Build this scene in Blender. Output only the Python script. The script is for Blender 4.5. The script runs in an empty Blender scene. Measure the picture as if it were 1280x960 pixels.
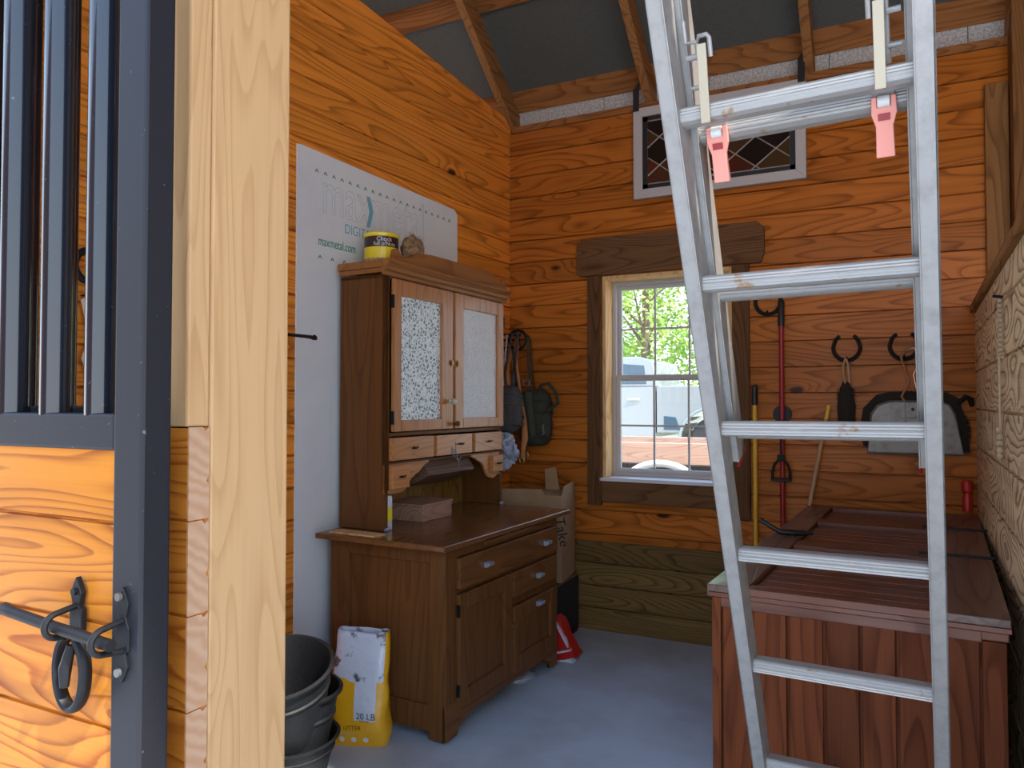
import bpy, bmesh, math, random
from mathutils import Vector, Matrix, noise as mnoise
R = math.radians
random.seed(7)
sc = bpy.context.scene
COL = sc.collection

# ------------------------------------------------------------------ camera, sky, light, exposure
YAW, PITCH, CAMH = R(26.7), math.atan(23 / 930.), 1.4
cd = bpy.data.cameras.new('camera'); cam = bpy.data.objects.new('camera', cd); COL.objects.link(cam)
cd.sensor_width = 36.0; cd.lens = 36.0 * 930 / 1280; cd.clip_start = .02; cd.clip_end = 300
cam.location = (0, 0, CAMH); cam.rotation_euler = (R(90) + PITCH, 0, YAW)
sc.camera = cam
sc.view_settings.view_transform = 'Standard'; sc.view_settings.look = 'None'
sc.view_settings.gamma = 1; sc.view_settings.use_curve_mapping = False
sc.view_settings.exposure = 1.66
W = bpy.data.worlds.new('sky'); sc.world = W; W.use_nodes = True
wn = W.node_tree.nodes; wl = W.node_tree.links
bg = wn['Background']
tcw = wn.new('ShaderNodeTexCoord'); sxw = wn.new('ShaderNodeSeparateXYZ'); rmp = wn.new('ShaderNodeValToRGB')
wl.new(tcw.outputs['Generated'], sxw.inputs[0]); wl.new(sxw.outputs['Z'], rmp.inputs[0]); wl.new(rmp.outputs[0], bg.inputs[0])
e = rmp.color_ramp.elements
e[0].position = 0.0; e[0].color = (.90, .95, 1.0, 1)
e[1].position = .6; e[1].color = (.36, .58, 1.0, 1)
m_ = rmp.color_ramp.elements.new(.22); m_.color = (.70, .84, 1.0, 1)
bg.inputs[1].default_value = 1.15
sun = bpy.data.lights.new('sun', 'SUN'); so = bpy.data.objects.new('sun', sun); COL.objects.link(so)
sun.energy = 3.0; sun.angle = R(1.5); sun.color = (1, .93, .82)
so.rotation_euler = Vector((-.9, .35, -1.2)).to_track_quat('-Z', 'Y').to_euler()

# ------------------------------------------------------------------ node helpers
class NT:
    def __init__(s, name):
        s.m = bpy.data.materials.new(name); s.m.use_nodes = True
        s.t = s.m.node_tree; s.b = s.t.nodes['Principled BSDF']
    def n(s, kind, **kw):
        q = s.t.nodes.new('ShaderNode' + kind)
        for k, v in kw.items(): setattr(q, k, v)
        return q
    def put(s, sock, v):
        if hasattr(v, 'links') or isinstance(v, bpy.types.NodeSocket): s.t.links.new(v, sock)
        elif v is not None: sock.default_value = v
    def math(s, op, a, b=None, c=None, clamp=False):
        q = s.n('Math', operation=op, use_clamp=clamp); s.put(q.inputs[0], a)
        if b is not None: s.put(q.inputs[1], b)
        if c is not None: s.put(q.inputs[2], c)
        return q.outputs[0]
    def xyz(s, x, y, z):
        q = s.n('CombineXYZ'); s.put(q.inputs[0], x); s.put(q.inputs[1], y); s.put(q.inputs[2], z); return q.outputs[0]
    def noise(s, v, scale, detail=2, rough=.5):
        q = s.n('TexNoise'); s.put(q.inputs['Vector'], v); q.inputs['Scale'].default_value = scale
        q.inputs['Detail'].default_value = detail; q.inputs['Roughness'].default_value = rough; return q.outputs[0]
    def ramp(s, f, *st):
        q = s.n('ValToRGB'); s.put(q.inputs[0], f); el = q.color_ramp.elements
        while len(el) < len(st): el.new(.5)
        for i, (p, c) in enumerate(st): el[i].position = p; el[i].color = (*c, 1) if len(c) == 3 else c
        return q.outputs[0]
    def mix(s, f, a, b, mode='MIX'):
        q = s.n('Mix', data_type='RGBA', blend_type=mode); s.put(q.inputs[0], f)
        s.put(q.inputs[6], (*a, 1) if isinstance(a, tuple) else a); s.put(q.inputs[7], (*b, 1) if isinstance(b, tuple) else b)
        return q.outputs[2]
    def bump(s, h, dist=.002, st=.5):
        q = s.n('Bump'); q.inputs['Strength'].default_value = st; q.inputs['Distance'].default_value = dist
        s.put(q.inputs['Height'], h); s.t.links.new(q.outputs[0], s.b.inputs['Normal'])
    def col(s, c): s.put(s.b.inputs['Base Color'], (*c, 1) if isinstance(c, tuple) else c)

def wood(name, lt, dk, knot=(.05, .015, .005), axis='X', across='Z', pitch=None, off=0, rings=9, scale=1.0, rough=.45,
         grain=.75, vary=.35, coat=0, knots=1.0, worn=None, stretch=.13, dirt=0, spec=.09):
    t = NT(name); tc = t.n('TexCoord'); sp = t.n('SeparateXYZ'); t.t.links.new(tc.outputs['Object'], sp.inputs[0])
    ax = {k: sp.outputs[i] for i, k in enumerate('XYZ')}
    al = ax[axis]; b = ax[across]; c = ax[[k for k in 'XYZ' if k not in (axis, across)][0]]
    oi = t.n('ObjectInfo'); rnd = oi.outputs['Random']
    al0 = al
    al = t.math('ADD', al, t.math('MULTIPLY', rnd, 41))
    vr = rnd
    if pitch:
        cell = t.math('FLOOR', t.math('DIVIDE', t.math('SUBTRACT', b, off), pitch))
        w = t.n('TexWhiteNoise', noise_dimensions='1D'); t.put(w.inputs['W'], t.math('ADD', cell, .37))
        al = t.math('ADD', al, t.math('MULTIPLY', w.outputs['Value'], 29)); vr = w.outputs['Value']
        b = t.math('ADD', b, t.math('MULTIPLY', cell, 1.7))
    V = t.xyz(t.math('MULTIPLY', al, stretch * scale), t.math('MULTIPLY', b, scale), t.math('MULTIPLY', c, scale * .8))
    warp = t.noise(V, 5.5, 1.2, .4)
    # knots: rings squeeze round sparse centres
    KV = t.xyz(t.math('MULTIPLY', al, 1.6), t.math('MULTIPLY', b, 3.4), t.math('MULTIPLY', c, 1.0))
    vo = t.n('TexVoronoi'); t.put(vo.inputs['Vector'], KV); vo.inputs['Scale'].default_value = 1.0 * scale
    kd = vo.outputs['Distance']
    sel = t.math('GREATER_THAN', t.n('SeparateColor').outputs[0], .5)
    scn = t.n('SeparateColor'); t.put(scn.inputs[0], vo.outputs['Color']); sel = t.math('GREATER_THAN', scn.outputs[0], 1 - .55 * knots)
    kpull = t.math('MULTIPLY', t.math('POWER', 2.718, t.math('MULTIPLY', t.math('MULTIPLY', kd, kd), -28)), sel)
    rg = t.math('ADD', t.math('MULTIPLY', warp, rings * 2.1), t.math('MULTIPLY', kpull, 2.6))
    rg = t.math('ADD', rg, t.math('MULTIPLY', t.noise(V, 26, 2), .35))
    fr = t.math('FRACT', rg)
    saw = t.math('POWER', fr, 4.0)
    edge = t.math('MULTIPLY', saw, t.math('SUBTRACT', 1, t.math('POWER', fr, 16)))
    edge = t.math('MULTIPLY', edge, 1.45)
    tone = t.noise(t.xyz(t.math('MULTIPLY', al, 1.1), t.math('MULTIPLY', b, 9), t.math('MULTIPLY', c, 9)), 2.0, 3)
    edge = t.math('ADD', edge, t.math('MULTIPLY', t.math('SUBTRACT', tone, .42), .9))
    FV = t.xyz(t.math('MULTIPLY', al, 3.0), t.math('MULTIPLY', b, 110), t.math('MULTIPLY', c, 110))
    fine = t.noise(FV, 1.0, 2, .6)
    f = t.math('ADD', t.math('MULTIPLY', edge, grain), t.math('MULTIPLY', t.math('SUBTRACT', fine, .5), .55), clamp=True)
    colr = t.mix(f, lt, dk)
    br = t.math('ADD', 1 - vary / 2, t.math('MULTIPLY', vr, vary))
    hs = t.n('HueSaturation'); t.put(hs.inputs['Color'], colr); t.put(hs.inputs['Value'], br); colr = hs.outputs[0]
    if dirt:
        g = t.noise(t.xyz(t.math('MULTIPLY', al, .8), t.math('MULTIPLY', b, 4), t.math('MULTIPLY', c, 4)), 2.5, 4)
        colr = t.mix(t.math('MULTIPLY', t.ramp(g, (.5, (0, 0, 0)), (.72, (1, 1, 1))), dirt), colr, tuple(x * .5 for x in dk))
    if worn:
        g = t.noise(tc.outputs['Object'], 14, 4); colr = t.mix(t.math('MULTIPLY', t.ramp(g, (.55, (0, 0, 0)), (.75, (1, 1, 1))), worn[1]), colr, worn[0])
    if knots:
        kf = t.math('MULTIPLY', t.ramp(kd, (.045, (1, 1, 1)), (.085, (0, 0, 0))), sel)
        colr = t.mix(kf, colr, knot)
    t.col(colr)
    t.put(t.b.inputs['Roughness'], t.math('ADD', rough - .06, t.math('MULTIPLY', f, .14)))
    t.b.inputs['Coat Weight'].default_value = coat * .4; t.b.inputs['Coat Roughness'].default_value = .2; t.b.inputs['Specular IOR Level'].default_value = spec
    t.bump(t.math('MULTIPLY', f, -1), .0012, .45)
    return t.m

def plain(name, c, rough=.5, metal=0, nz=None, bump=None, coat=0, trans=0, spec=None, alpha=None):
    t = NT(name); tc = t.n('TexCoord')
    if nz:
        sc_, c2, lo, hi = nz
        t.col(t.mix(t.ramp(t.noise(tc.outputs['Object'], sc_, 5, .6), (lo, (0, 0, 0)), (hi, (1, 1, 1))), c, c2))
    else: t.col(c)
    t.b.inputs['Roughness'].default_value = rough; t.b.inputs['Metallic'].default_value = metal
    t.b.inputs['Coat Weight'].default_value = coat; t.b.inputs['Transmission Weight'].default_value = trans
    if alpha is not None: t.b.inputs['Alpha'].default_value = alpha
    if bump: t.bump(t.noise(tc.outputs['Object'], bump[0], 4, .6), bump[1], .6)
    return t.m

# ------------------------------------------------------------------ materials
PINE_L, PINE_D = (.88, .31, .042), (.22, .045, .006)
M = {}
M['wall_y'] = wood('pine_lit_y', PINE_L, PINE_D, axis='Y', across='Z', pitch=.143, off=.02, rough=.42, grain=.62, rings=8, spec=.2, stretch=.10, vary=.4, knots=.7, coat=.15)  # left wall pine made lighter: its stronger light is put into the colour
M['wall_x'] = wood('pine_shaded_x', (.49, .15, .022), (.085, .018, .003), axis='X', across='Z', pitch=.143, off=.02, rough=.36, grain=.62, rings=8, vary=.45, knots=.8, coat=.1)  # same pine darkened: the back wall's shade is put into the colour
M['treated'] = wood('treated_boards', (.20, .12, .04), (.04, .022, .009), axis='X', across='Z', pitch=.136, rough=.6, rings=10)
M['fir'] = wood('fir_boards', (.86, .66, .40), (.20, .10, .04), axis='Y', across='Z', pitch=.185, off=.07, rings=8, grain=1.0, rough=.5, knots=.3, vary=.15, stretch=.45, scale=.75)
M['beam'] = wood('roof_timber_x', (.34, .14, .045), (.14, .05, .015), axis='X', across='Z', rough=.6, knots=.5)
M['beam_y'] = wood('roof_timber_y', (.36, .17, .06), (.16, .07, .022), axis='Y', across='X', rough=.6, knots=.5)
M['beam_v'] = wood('timber_upright', (.26, .12, .04), (.11, .045, .015), axis='Z', across='X', rough=.6, knots=.6)
M['post'] = wood('new_pine_post', (.56, .33, .155), (.39, .20, .08), knot=(.32, .12, .03), axis='Z', across='Y', rough=.55, rings=9, grain=.5, vary=.05, knots=1.1, scale=1.6, stretch=.09)
M['gate_board'] = wood('gate_boards', (.54, .18, .022), (.20, .036, .005), axis='X', across='Z', pitch=.139, off=.956, rough=.35, rings=9, grain=.8, vary=.2, knots=.6, scale=1.6, coat=.15)
M['trim_dark'] = wood('dark_casing_z', (.13, .062, .027), (.05, .022, .010), axis='Z', across='X', rough=.75, knots=.3)
M['trim_dark_x'] = wood('dark_casing_x', (.16, .08, .034), (.06, .027, .012), axis='X', across='Z', rough=.75, knots=.3)
M['jamb'] = wood('pale_jamb', (.66, .42, .20), (.45, .22, .08), axis='Z', across='Y', rough=.6, knots=.2)
OAK_L, OAK_D = (.160, .066, .021), (.05, .018, .006)
def oak(n, a, c, k=1.0, **kw): return wood(n, tuple(x * k for x in OAK_L), tuple(x * k for x in OAK_D), axis=a, across=c, rings=kw.pop('rings', 4.5), grain=.42, rough=kw.pop('rough', .42), knots=0, vary=.15, coat=.15, **kw)
M['oak_v'] = oak('oak_upright', 'Z', 'X'); M['oak_vy'] = oak('oak_upright_front', 'Z', 'Y', 1.05)
M['oak_h'] = oak('oak_level', 'Y', 'Z', 1.15); M['oak_hx'] = oak('oak_level_side', 'X', 'Z')
M['oak_top'] = oak('oak_counter', 'Y', 'X', 1.3, rough=.28, spec=.5); M['oak_cornice_lit'] = oak('oak_cornice_lit', 'Y', 'Z', 2.1); M['oak_door'] = oak('oak_hutch_sheen', 'Z', 'Y', 2.9, rough=.38, spec=.5, rings=5)  # cornice and hutch doors lightened: light and sky sheen put into the colour
M['oak_drawer'] = oak('oak_drawer_sheen', 'Y', 'Z', 3.4, rings=8, rough=.38, spec=.5)  # drawer fronts lightened: sky sheen painted into the oak
M['cedar_v'] = wood('chest_boards', (.155, .043, .015), (.05, .012, .005), axis='Z', across='X', pitch=.098, off=.02, rings=6, rough=.5, knots=.8, vary=.35, grain=.7)
M['cedar_x'] = wood('chest_lid_x', (.17, .055, .028), (.07, .022, .012), axis='X', across='Y', pitch=.075, rings=5, rough=.36, knots=.2, vary=.3, spec=.4)
M['cedar_y'] = wood('chest_lid_y', (.16, .085, .06), (.08, .04, .03), axis='Y', across='X', rings=6, rough=.34, knots=.2, vary=.2, spec=.6)
M['broomstick'] = plain('bare_stick', (.45, .27, .14), .6)
M['gate_metal'] = plain('black_powder_coat', (.011, .011, .015), .55, 0, nz=(90, (.10, .11, .13), .67, .72))
M['gate_metal'].node_tree.nodes['Principled BSDF'].inputs['Specular IOR Level'].default_value = .4
M['bar_metal'] = plain('glossy_black_bar', (.012, .015, .022), .16, .15, nz=(110, (.10, .12, .16), .68, .74), coat=.35)
M['iron'] = plain('black_iron', (.018, .018, .02), .5, .6, bump=(60, .001))
M['alu'] = plain('worn_aluminium', (.32, .305, .29), .5, .35, nz=(30, (.24, .225, .21), .45, .75), bump=(160, .0004))
M['alu_rung'] = plain('worn_aluminium_rung', (.385, .365, .34), .45, .3, nz=(26, (.33, .20, .11), .62, .68), bump=(200, .0004))
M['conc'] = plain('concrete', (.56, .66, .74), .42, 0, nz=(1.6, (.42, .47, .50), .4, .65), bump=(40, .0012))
M['foam'] = plain('grey_roof_felt', (.07, .078, .07), .9, 0, nz=(260, (.11, .115, .105), .45, .6), bump=(300, .001))
M['pale'] = plain('daylit_roof_strip', (.62, .60, .57), .9, 0, nz=(80, (.36, .35, .34), .4, .6))  # pale colour stands in for daylight on the roof underside
M['sheet'] = plain('white_sheet', (.80, .82, .83), .5, 0, nz=(3, (.73, .76, .79), .4, .7))
M['ink_teal'] = plain('teal_ink', (.20, .45, .56), .6); M['ink_green'] = plain('green_ink', (.03, .26, .20), .6)
M['ink_grey'] = plain('grey_ink', (.45, .53, .57), .6)
M['white'] = plain('white_paint', (.70, .69, .68), .45); M['frame_w'] = plain('grey_white_frame', (.50, .47, .46), .6)
M['black'] = plain('black_plastic', (.012, .012, .014), .45); M['blackm'] = plain('black_matte', (.02, .018, .016), .9)
M['rubber'] = plain('black_rubber', (.007, .008, .010), .6, 0, nz=(60, (.013, .014, .017), .45, .7), bump=(50, .002))
M['yellow'] = plain('yellow_print', (.85, .50, .015), .35, coat=.3); M['yellow_l'] = plain('bright_yellow', (.90, .72, .02), .35, coat=.3)
M['label_black'] = plain('black_label', (.03, .008, .01), .35, coat=.3)
M['red'] = plain('red_paint', (.30, .012, .016), .4); M['red_b'] = plain('bright_red', (.50, .015, .012), .4)
M['pink'] = plain('faded_pink_plastic', (.78, .29, .23), .5)
M['card'] = plain('cardboard', (.38, .245, .13), .85, 0, nz=(6, (.30, .19, .10), .4, .7))
M['card_d'] = plain('cardboard_dark', (.16, .10, .05), .85)
M['grey_cloth'] = plain('grey_nylon', (.055, .05, .05), .85, bump=(300, .001)); M['green_cloth'] = plain('olive_nylon', (.028, .032, .020), .85, bump=(260, .001))
M['webbing'] = plain('grey_webbing', (.11, .10, .095), .85); M['strap'] = plain('olive_strap', (.05, .052, .032), .85); M['orange'] = plain('orange_leather', (.42, .15, .04), .6)
M['plasticbag'] = plain('clear_plastic_bag', (.42, .47, .58), .3, 0, nz=(24, (.15, .18, .26), .5, .62), bump=(30, .01))
M['bag_white'] = plain('white_bag_print', (.62, .64, .70), .3, 0, nz=(14, (.30, .32, .36), .58, .66), coat=.3, bump=(22, .006))
M['rope'] = plain('pale_rope', (.55, .42, .28), .9, bump=(200, .002)); M['cream'] = plain('cream_cloth', (.70, .58, .40), .9, bump=(60, .004))
M['fur'] = plain('tan_fur', (.38, .23, .12), .95, 0, nz=(40, (.16, .09, .045), .42, .62)); M['bristle'] = plain('dark_bristle', (.022, .015, .010), .95)
M['tin'] = plain('galvanised_tin', (.20, .19, .18), .45, .5, nz=(20, (.15, .12, .10), .45, .7)); M['wire'] = plain('copper_wire', (.45, .26, .17), .35, .8)
M['tool_yellow'] = plain('yellow_handle', (.70, .38, .03), .45); M['nuts'] = plain('mixed_nuts', (.35, .19, .08), .6, 0, nz=(60, (.6, .4, .2), .4, .6))
M['knob_pale'] = plain('pale_pull', (.42, .47, .58), .2, .5); M['knob_g'] = plain('green_glass_knob', (.45, .48, .36), .2); M['brass'] = plain('old_brass', (.30, .18, .07), .4, .8)
M['boxwood'] = wood('dovetail_box_wood', (.50, .29, .20), (.26, .12, .07), axis='Y', across='Z', knots=0, rough=.6)
M['bin'] = wood('roll_bin', (.20, .12, .08), (.08, .045, .03), axis='Y', across='Z', knots=0, rough=.45)
M['backpanel'] = wood('hutch_back_boards', (.28, .16, .04), (.12, .06, .015), axis='Z', across='Y', knots=0, rough=.5)
def chipglass(name, c1, c2, sc_, lo, hi):
    t = NT(name); tc = t.n('TexCoord'); dv = t.noise(tc.outputs['Object'], sc_ * .4, 2)
    v = t.n('Vectors') if False else None
    mp = t.n('VectorMath', operation='ADD'); t.put(mp.inputs[0], tc.outputs['Object']); nn = t.n('TexNoise'); nn.inputs['Scale'].default_value = sc_ * .6
    sm = t.n('VectorMath', operation='SCALE'); t.put(sm.inputs[0], nn.outputs['Color']); sm.inputs['Scale'].default_value = .035; t.t.links.new(tc.outputs['Object'], nn.inputs['Vector']); t.put(mp.inputs[1], sm.outputs[0])
    vo = t.n('TexVoronoi', feature='DISTANCE_TO_EDGE'); vo.inputs['Scale'].default_value = sc_; t.put(vo.inputs['Vector'], mp.outputs[0])
    f = t.ramp(vo.outputs['Distance'], (lo, (0, 0, 0)), (hi, (1, 1, 1)))
    t.col(t.mix(f, c1, c2)); t.b.inputs['Roughness'].default_value = .18; t.bump(vo.outputs['Distance'], .006, .8); return t.m
M['glass_chip'] = chipglass('chipped_glass', (.86, .95, .97), (.14, .25, .28), 52, .10, .26)  # pale tones of both panes include reflected sky put into the colour
M['glass_frost'] = chipglass('frosted_glass', (.86, .90, .93), (.66, .74, .80), 80, .1, .4)
t = NT('window_glass'); t.t.nodes.remove(t.b); tr = t.n('BsdfTransparent'); gl = t.n('BsdfGlossy'); gl.inputs['Roughness'].default_value = .02
mx = t.n('MixShader'); mx.inputs[0].default_value = .05; t.t.links.new(tr.outputs[0], mx.inputs[1]); t.t.links.new(gl.outputs[0], mx.inputs[2])
t.t.links.new(mx.outputs[0], t.t.nodes['Material Output'].inputs[0]); M['glass'] = t.m
M['lead'] = plain('lead_came', (.42, .36, .33), .5, .4)
def quarries(name):   # coloured glass lozenges
    t = NT(name); tc = t.n('TexCoord'); sp = t.n('SeparateXYZ'); t.t.links.new(tc.outputs['Object'], sp.inputs[0])
    u = t.math('DIVIDE', sp.outputs[0], .22); v = t.math('DIVIDE', sp.outputs[2], .17)
    a = t.math('FLOOR', t.math('ADD', u, v)); b = t.math('FLOOR', t.math('SUBTRACT', u, v))
    w = t.n('TexWhiteNoise'); t.put(w.inputs['Vector'], t.xyz(a, b, .5))
    t.col(t.ramp(w.outputs['Value'], (0, (.012, .010, .010)), (.45, (.02, .02, .015)), (.5, (.10, .022, .012)), (1, (.055, .04, .018))))
    t.b.inputs['Roughness'].default_value = .12; return t.m
M['stained'] = quarries('stained_glass')
M['leaf'] = plain('leaf_green', (.26, .46, .07), .6, 0, nz=(1.5, (.42, .55, .13), .4, .6)); M['bark'] = plain('bark', (.16, .12, .09), .9, bump=(10, .01))
M['grass'] = plain('gravel_and_grass', (.50, .48, .40), .95, 0, nz=(.7, (.30, .38, .16), .45, .6))
M['truck'] = plain('silver_truck_paint', (.30, .33, .34), .25, .2, coat=.8); M['tint'] = plain('tinted_glass', (.05, .10, .14), .08)
M['tyre'] = plain('tyre_rubber', (.04, .04, .045), .8); M['lock_tan'] = plain('yellowed_steel', (.42, .36, .26), .5, .3); M['rim'] = plain('alloy_rim', (.72, .72, .74), .3, .6); M['trailer'] = wood('trailer_board', (.62, .42, .32), (.42, .24, .15), axis='X', across='Z', knots=.4)
M['galv'] = plain('white_steel', (.72, .72, .72), .4, .2)

# ------------------------------------------------------------------ mesh helpers
class MB:
    def __init__(s): s.b = bmesh.new(); s.sm = False
    def add(s, vs, fs):
        v = [s.b.verts.new(p) for p in vs]
        for f in fs:
            try: s.b.faces.new([v[i] for i in f])
            except ValueError: pass
        return s
    def box(s, x0, x1, y0, y1, z0, z1):
        return s.add([(x0, y0, z0), (x1, y0, z0), (x1, y1, z0), (x0, y1, z0), (x0, y0, z1), (x1, y0, z1), (x1, y1, z1), (x0, y1, z1)],
                     [(0, 3, 2, 1), (4, 5, 6, 7), (0, 1, 5, 4), (1, 2, 6, 5), (2, 3, 7, 6), (3, 0, 4, 7)])
    def prism(s, pts, axis, a, b):          # 2-D outline extruded along an axis (pts in the two other axes, xyz order)
        k = 'XYZ'.index(axis)
        def P(p, d): q = list(p); q.insert(k, d); return tuple(q)
        n = len(pts); vs = [P(p, a) for p in pts] + [P(p, b) for p in pts]
        return s.add(vs, [tuple(range(n)), tuple(range(2 * n - 1, n - 1, -1))] + [(i, i + n, (i + 1) % n + n, (i + 1) % n) for i in range(n)])
    def tube(s, pts, r, n=10, closed=False, flat=None):
        pts = [Vector(p) for p in pts]; N = len(pts); rr = r if isinstance(r, (list, tuple)) else [r] * N
        rings = []; up = None
        for i, p in enumerate(pts):
            a = pts[(i - 1) % N] if (closed or i > 0) else p; c = pts[(i + 1) % N] if (closed or i < N - 1) else p
            d = (c - a).normalized()
            if up is None: up = Vector((0, 0, 1)) if abs(d.z) < .9 else Vector((1, 0, 0))
            x = d.cross(up)
            if x.length < 1e-4: x = d.cross(Vector((0, 1, 0)))
            x.normalize(); y = x.cross(d).normalized(); up = y
            fy = flat if flat else 1
            rings.append([s.b.verts.new(p + (x * math.cos(2 * math.pi * k / n) + y * fy * math.sin(2 * math.pi * k / n)) * rr[i]) for k in range(n)])
        for i in range(N if closed else N - 1):
            A, B = rings[i], rings[(i + 1) % N]
            for k in range(n): s.b.faces.new((A[k], A[(k + 1) % n], B[(k + 1) % n], B[k]))
        if not closed: s.b.faces.new(rings[0]); s.b.faces.new(rings[-1][::-1])
        s.sm = True; return s
    def lathe(s, prof, c=(0, 0, 0), n=32, axis='Z', cap=True, tilt=None):
        rings = []; c = Vector(c)
        for r_, h in prof:
            ring = []
            for k in range(n):
                a = 2 * math.pi * k / n; u, v = r_ * math.cos(a), r_ * math.sin(a)
                p = {'Z': Vector((u, v, h)), 'X': Vector((h, u, v)), 'Y': Vector((v, h, u))}[axis]
                if tilt: p = tilt @ p
                ring.append(s.b.verts.new(p + c))
            rings.append(ring)
        for A, B in zip(rings, rings[1:]):
            for k in range(n): s.b.faces.new((A[k], A[(k + 1) % n], B[(k + 1) % n], B[k]))
        if cap: s.b.faces.new(rings[0][::-1]); s.b.faces.new(rings[-1])
        s.sm = True; return s
    def blob(s, c, r, sub=3, amp=.12, fr=3.0, seed=0, sq=1.0):
        g = bmesh.ops.create_icosphere(s.b, subdivisions=sub, radius=1)
        for v in g['verts']:
            p = v.co.copy()
            if sq != 1: p = Vector([math.copysign(abs(q) ** sq, q) for q in p])
            k = 1 + amp * mnoise.noise(p * fr + Vector((seed * 3.1, seed, 0)))
            v.co = Vector((c[0] + p.x * r[0] * k, c[1] + p.y * r[1] * k, c[2] + p.z * r[2] * k))
        s.sm = True; return s
    def build(s, name, mat, parent=None, bevel=0, smooth=None, seg=2):
        bmesh.ops.recalc_face_normals(s.b, faces=s.b.faces)
        me = bpy.data.meshes.new(name); s.b.to_mesh(me); s.b.free()
        me.materials.append(M[mat] if isinstance(mat, str) else mat)
        if s.sm if smooth is None else smooth:
            for p in me.polygons: p.use_smooth = True
            try: me.set_sharp_from_angle(angle=R(38))
            except Exception: pass
        o = bpy.data.objects.new(name, me); COL.objects.link(o)
        if parent: o.parent = parent
        if bevel:
            m = o.modifiers.new('bevel', 'BEVEL'); m.width = bevel; m.segments = seg; m.limit_method = 'ANGLE'; m.angle_limit = R(40)
        return o
def tag(o, label=None, cat=None, group=None, kind=None):
    if label: o['label'] = label
    if cat: o['category'] = cat
    if group: o['group'] = group
    if kind: o['kind'] = kind
    return o
def root(name, loc, rz=0, label=None, cat=None, group=None, kind=None, mat=None):
    o = bpy.data.objects.new(name, None); COL.objects.link(o); o.empty_display_size = .05
    if mat is not None: o.matrix_world = mat
    else: o.location = loc; o.rotation_euler = (0, 0, R(rz))
    return tag(o, label, cat, group, kind)
def place(o, loc, rz): o.location = loc; o.rotation_euler = (0, 0, R(rz)); return o
def text(name, s, size, loc, rot, mat, parent, outline=0, ext=.0006, ax='LEFT', xs=1.0):
    cu = bpy.data.curves.new(name, 'FONT'); cu.body = s; cu.size = size; cu.align_x = ax
    if outline: cu.fill_mode = 'NONE'; cu.bevel_depth = outline; cu.bevel_resolution = 0
    else: cu.extrude = ext
    tmp = bpy.data.objects.new('tmp', cu); COL.objects.link(tmp)
    bpy.context.view_layer.update()
    me = bpy.data.meshes.new_from_object(tmp.evaluated_get(bpy.context.evaluated_depsgraph_get()))
    bpy.data.objects.remove(tmp); bpy.data.curves.remove(cu)
    me.materials.clear(); me.materials.append(M[mat])
    o = bpy.data.objects.new(name, me); COL.objects.link(o); o.parent = parent; o.location = loc; o.rotation_euler = rot; o.scale = (xs, 1, 1)
    return o
def arc(cx, cz, r, a0, a1, n, y=0, rz=None):
    return [(cx + r * math.cos(R(a0 + (a1 - a0) * i / n)), y, cz + (rz or r) * math.sin(R(a0 + (a1 - a0) * i / n))) for i in range(n + 1)]

# wall frames: left wall leans 4 degrees, right wall 2, cabinet 1.2, chest 3.3 (clockwise from above)
BY = 4.36
BLOCK_Y0 = .08  # front edge of the added light blockers
KA = 2.2
LW = ((-2.208, 4.37, 0), -4.4)
RW = ((.40, 4.36, 0), -2.0)

# ================================================================== SETTING
def boards(mb, fn, zs, bev=.004):       # stacked boards with v-grooves, profile in (depth, z); fn(depth,z,end)
    pass
def board_profile(z0, z1, pitch, off, g=.007, h=.016):
    """front outline of stacked tongue-and-groove boards: list of (depth_in, z)"""
    pts = [(0, z0)]; z = off
    while z < z1 + pitch:
        if z0 + .02 < z < z1 - .01: pts += [(0, z - g * .5), (h, z - .0018), (h, z + .0018), (0, z + g)]
        z += pitch
    pts.append((0, z1)); return pts
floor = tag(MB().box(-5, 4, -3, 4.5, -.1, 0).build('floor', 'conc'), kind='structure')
# left wall (local: x into the room, y towards the back corner = 0)
wl_ = MB(); pr_ = board_profile(0, 3.23, .143, .02); pr_ = [(-d, z) for d, z in pr_] + [(-.04, 3.23), (-.04, 0)]
wl_.prism([(x, z) for x, z in pr_], 'Y', -2.97, .0)
wl_.prism([(-2.97, 3.235), (.02, 3.235), (.02, 3.25), (-.02, 3.262), (-1.44, 3.40), (-2.97, 3.46)], 'X', -.04, 0)
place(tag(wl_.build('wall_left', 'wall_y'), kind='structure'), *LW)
# back wall with window opening x -1.57..-.78, z .925..2.19
WX0, WX1, WZ0, WZ1 = -1.565, -.785, .935, 2.18
def backwall(name, x0, x1, z0, z1, mat, off=.02, pitch=.143):
    p = board_profile(z0, z1, pitch, off); p = [(BY + d, z) for d, z in p] + [(BY + .05, z1), (BY + .05, z0)]
    return p
wb = MB()
for x0, x1, z0, z1 in ((-2.30, WX0, .545, 3.17), (WX1, 1.7, .545, 3.17), (WX0, WX1, .545, WZ0), (WX0, WX1, WZ1, 3.17)):
    wb.prism(backwall('', x0, x1, z0, z1, ''), 'X', x0, x1)
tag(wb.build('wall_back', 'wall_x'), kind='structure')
wt = MB(); wt.prism([(BY + d, z) for d, z in board_profile(0, .542, .136, 0)] + [(BY + .05, .542), (BY + .05, 0)], 'X', -2.30, 1.7)
tag(wt.build('trim_1', 'treated'), kind='structure', label='weathered treated boards along foot of back wall')
tag(MB().box(-2.19, 1.7, BY - .012, BY + .05, 3.172, 3.215).build('trim_2', 'beam', bevel=.003), kind='structure')
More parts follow.
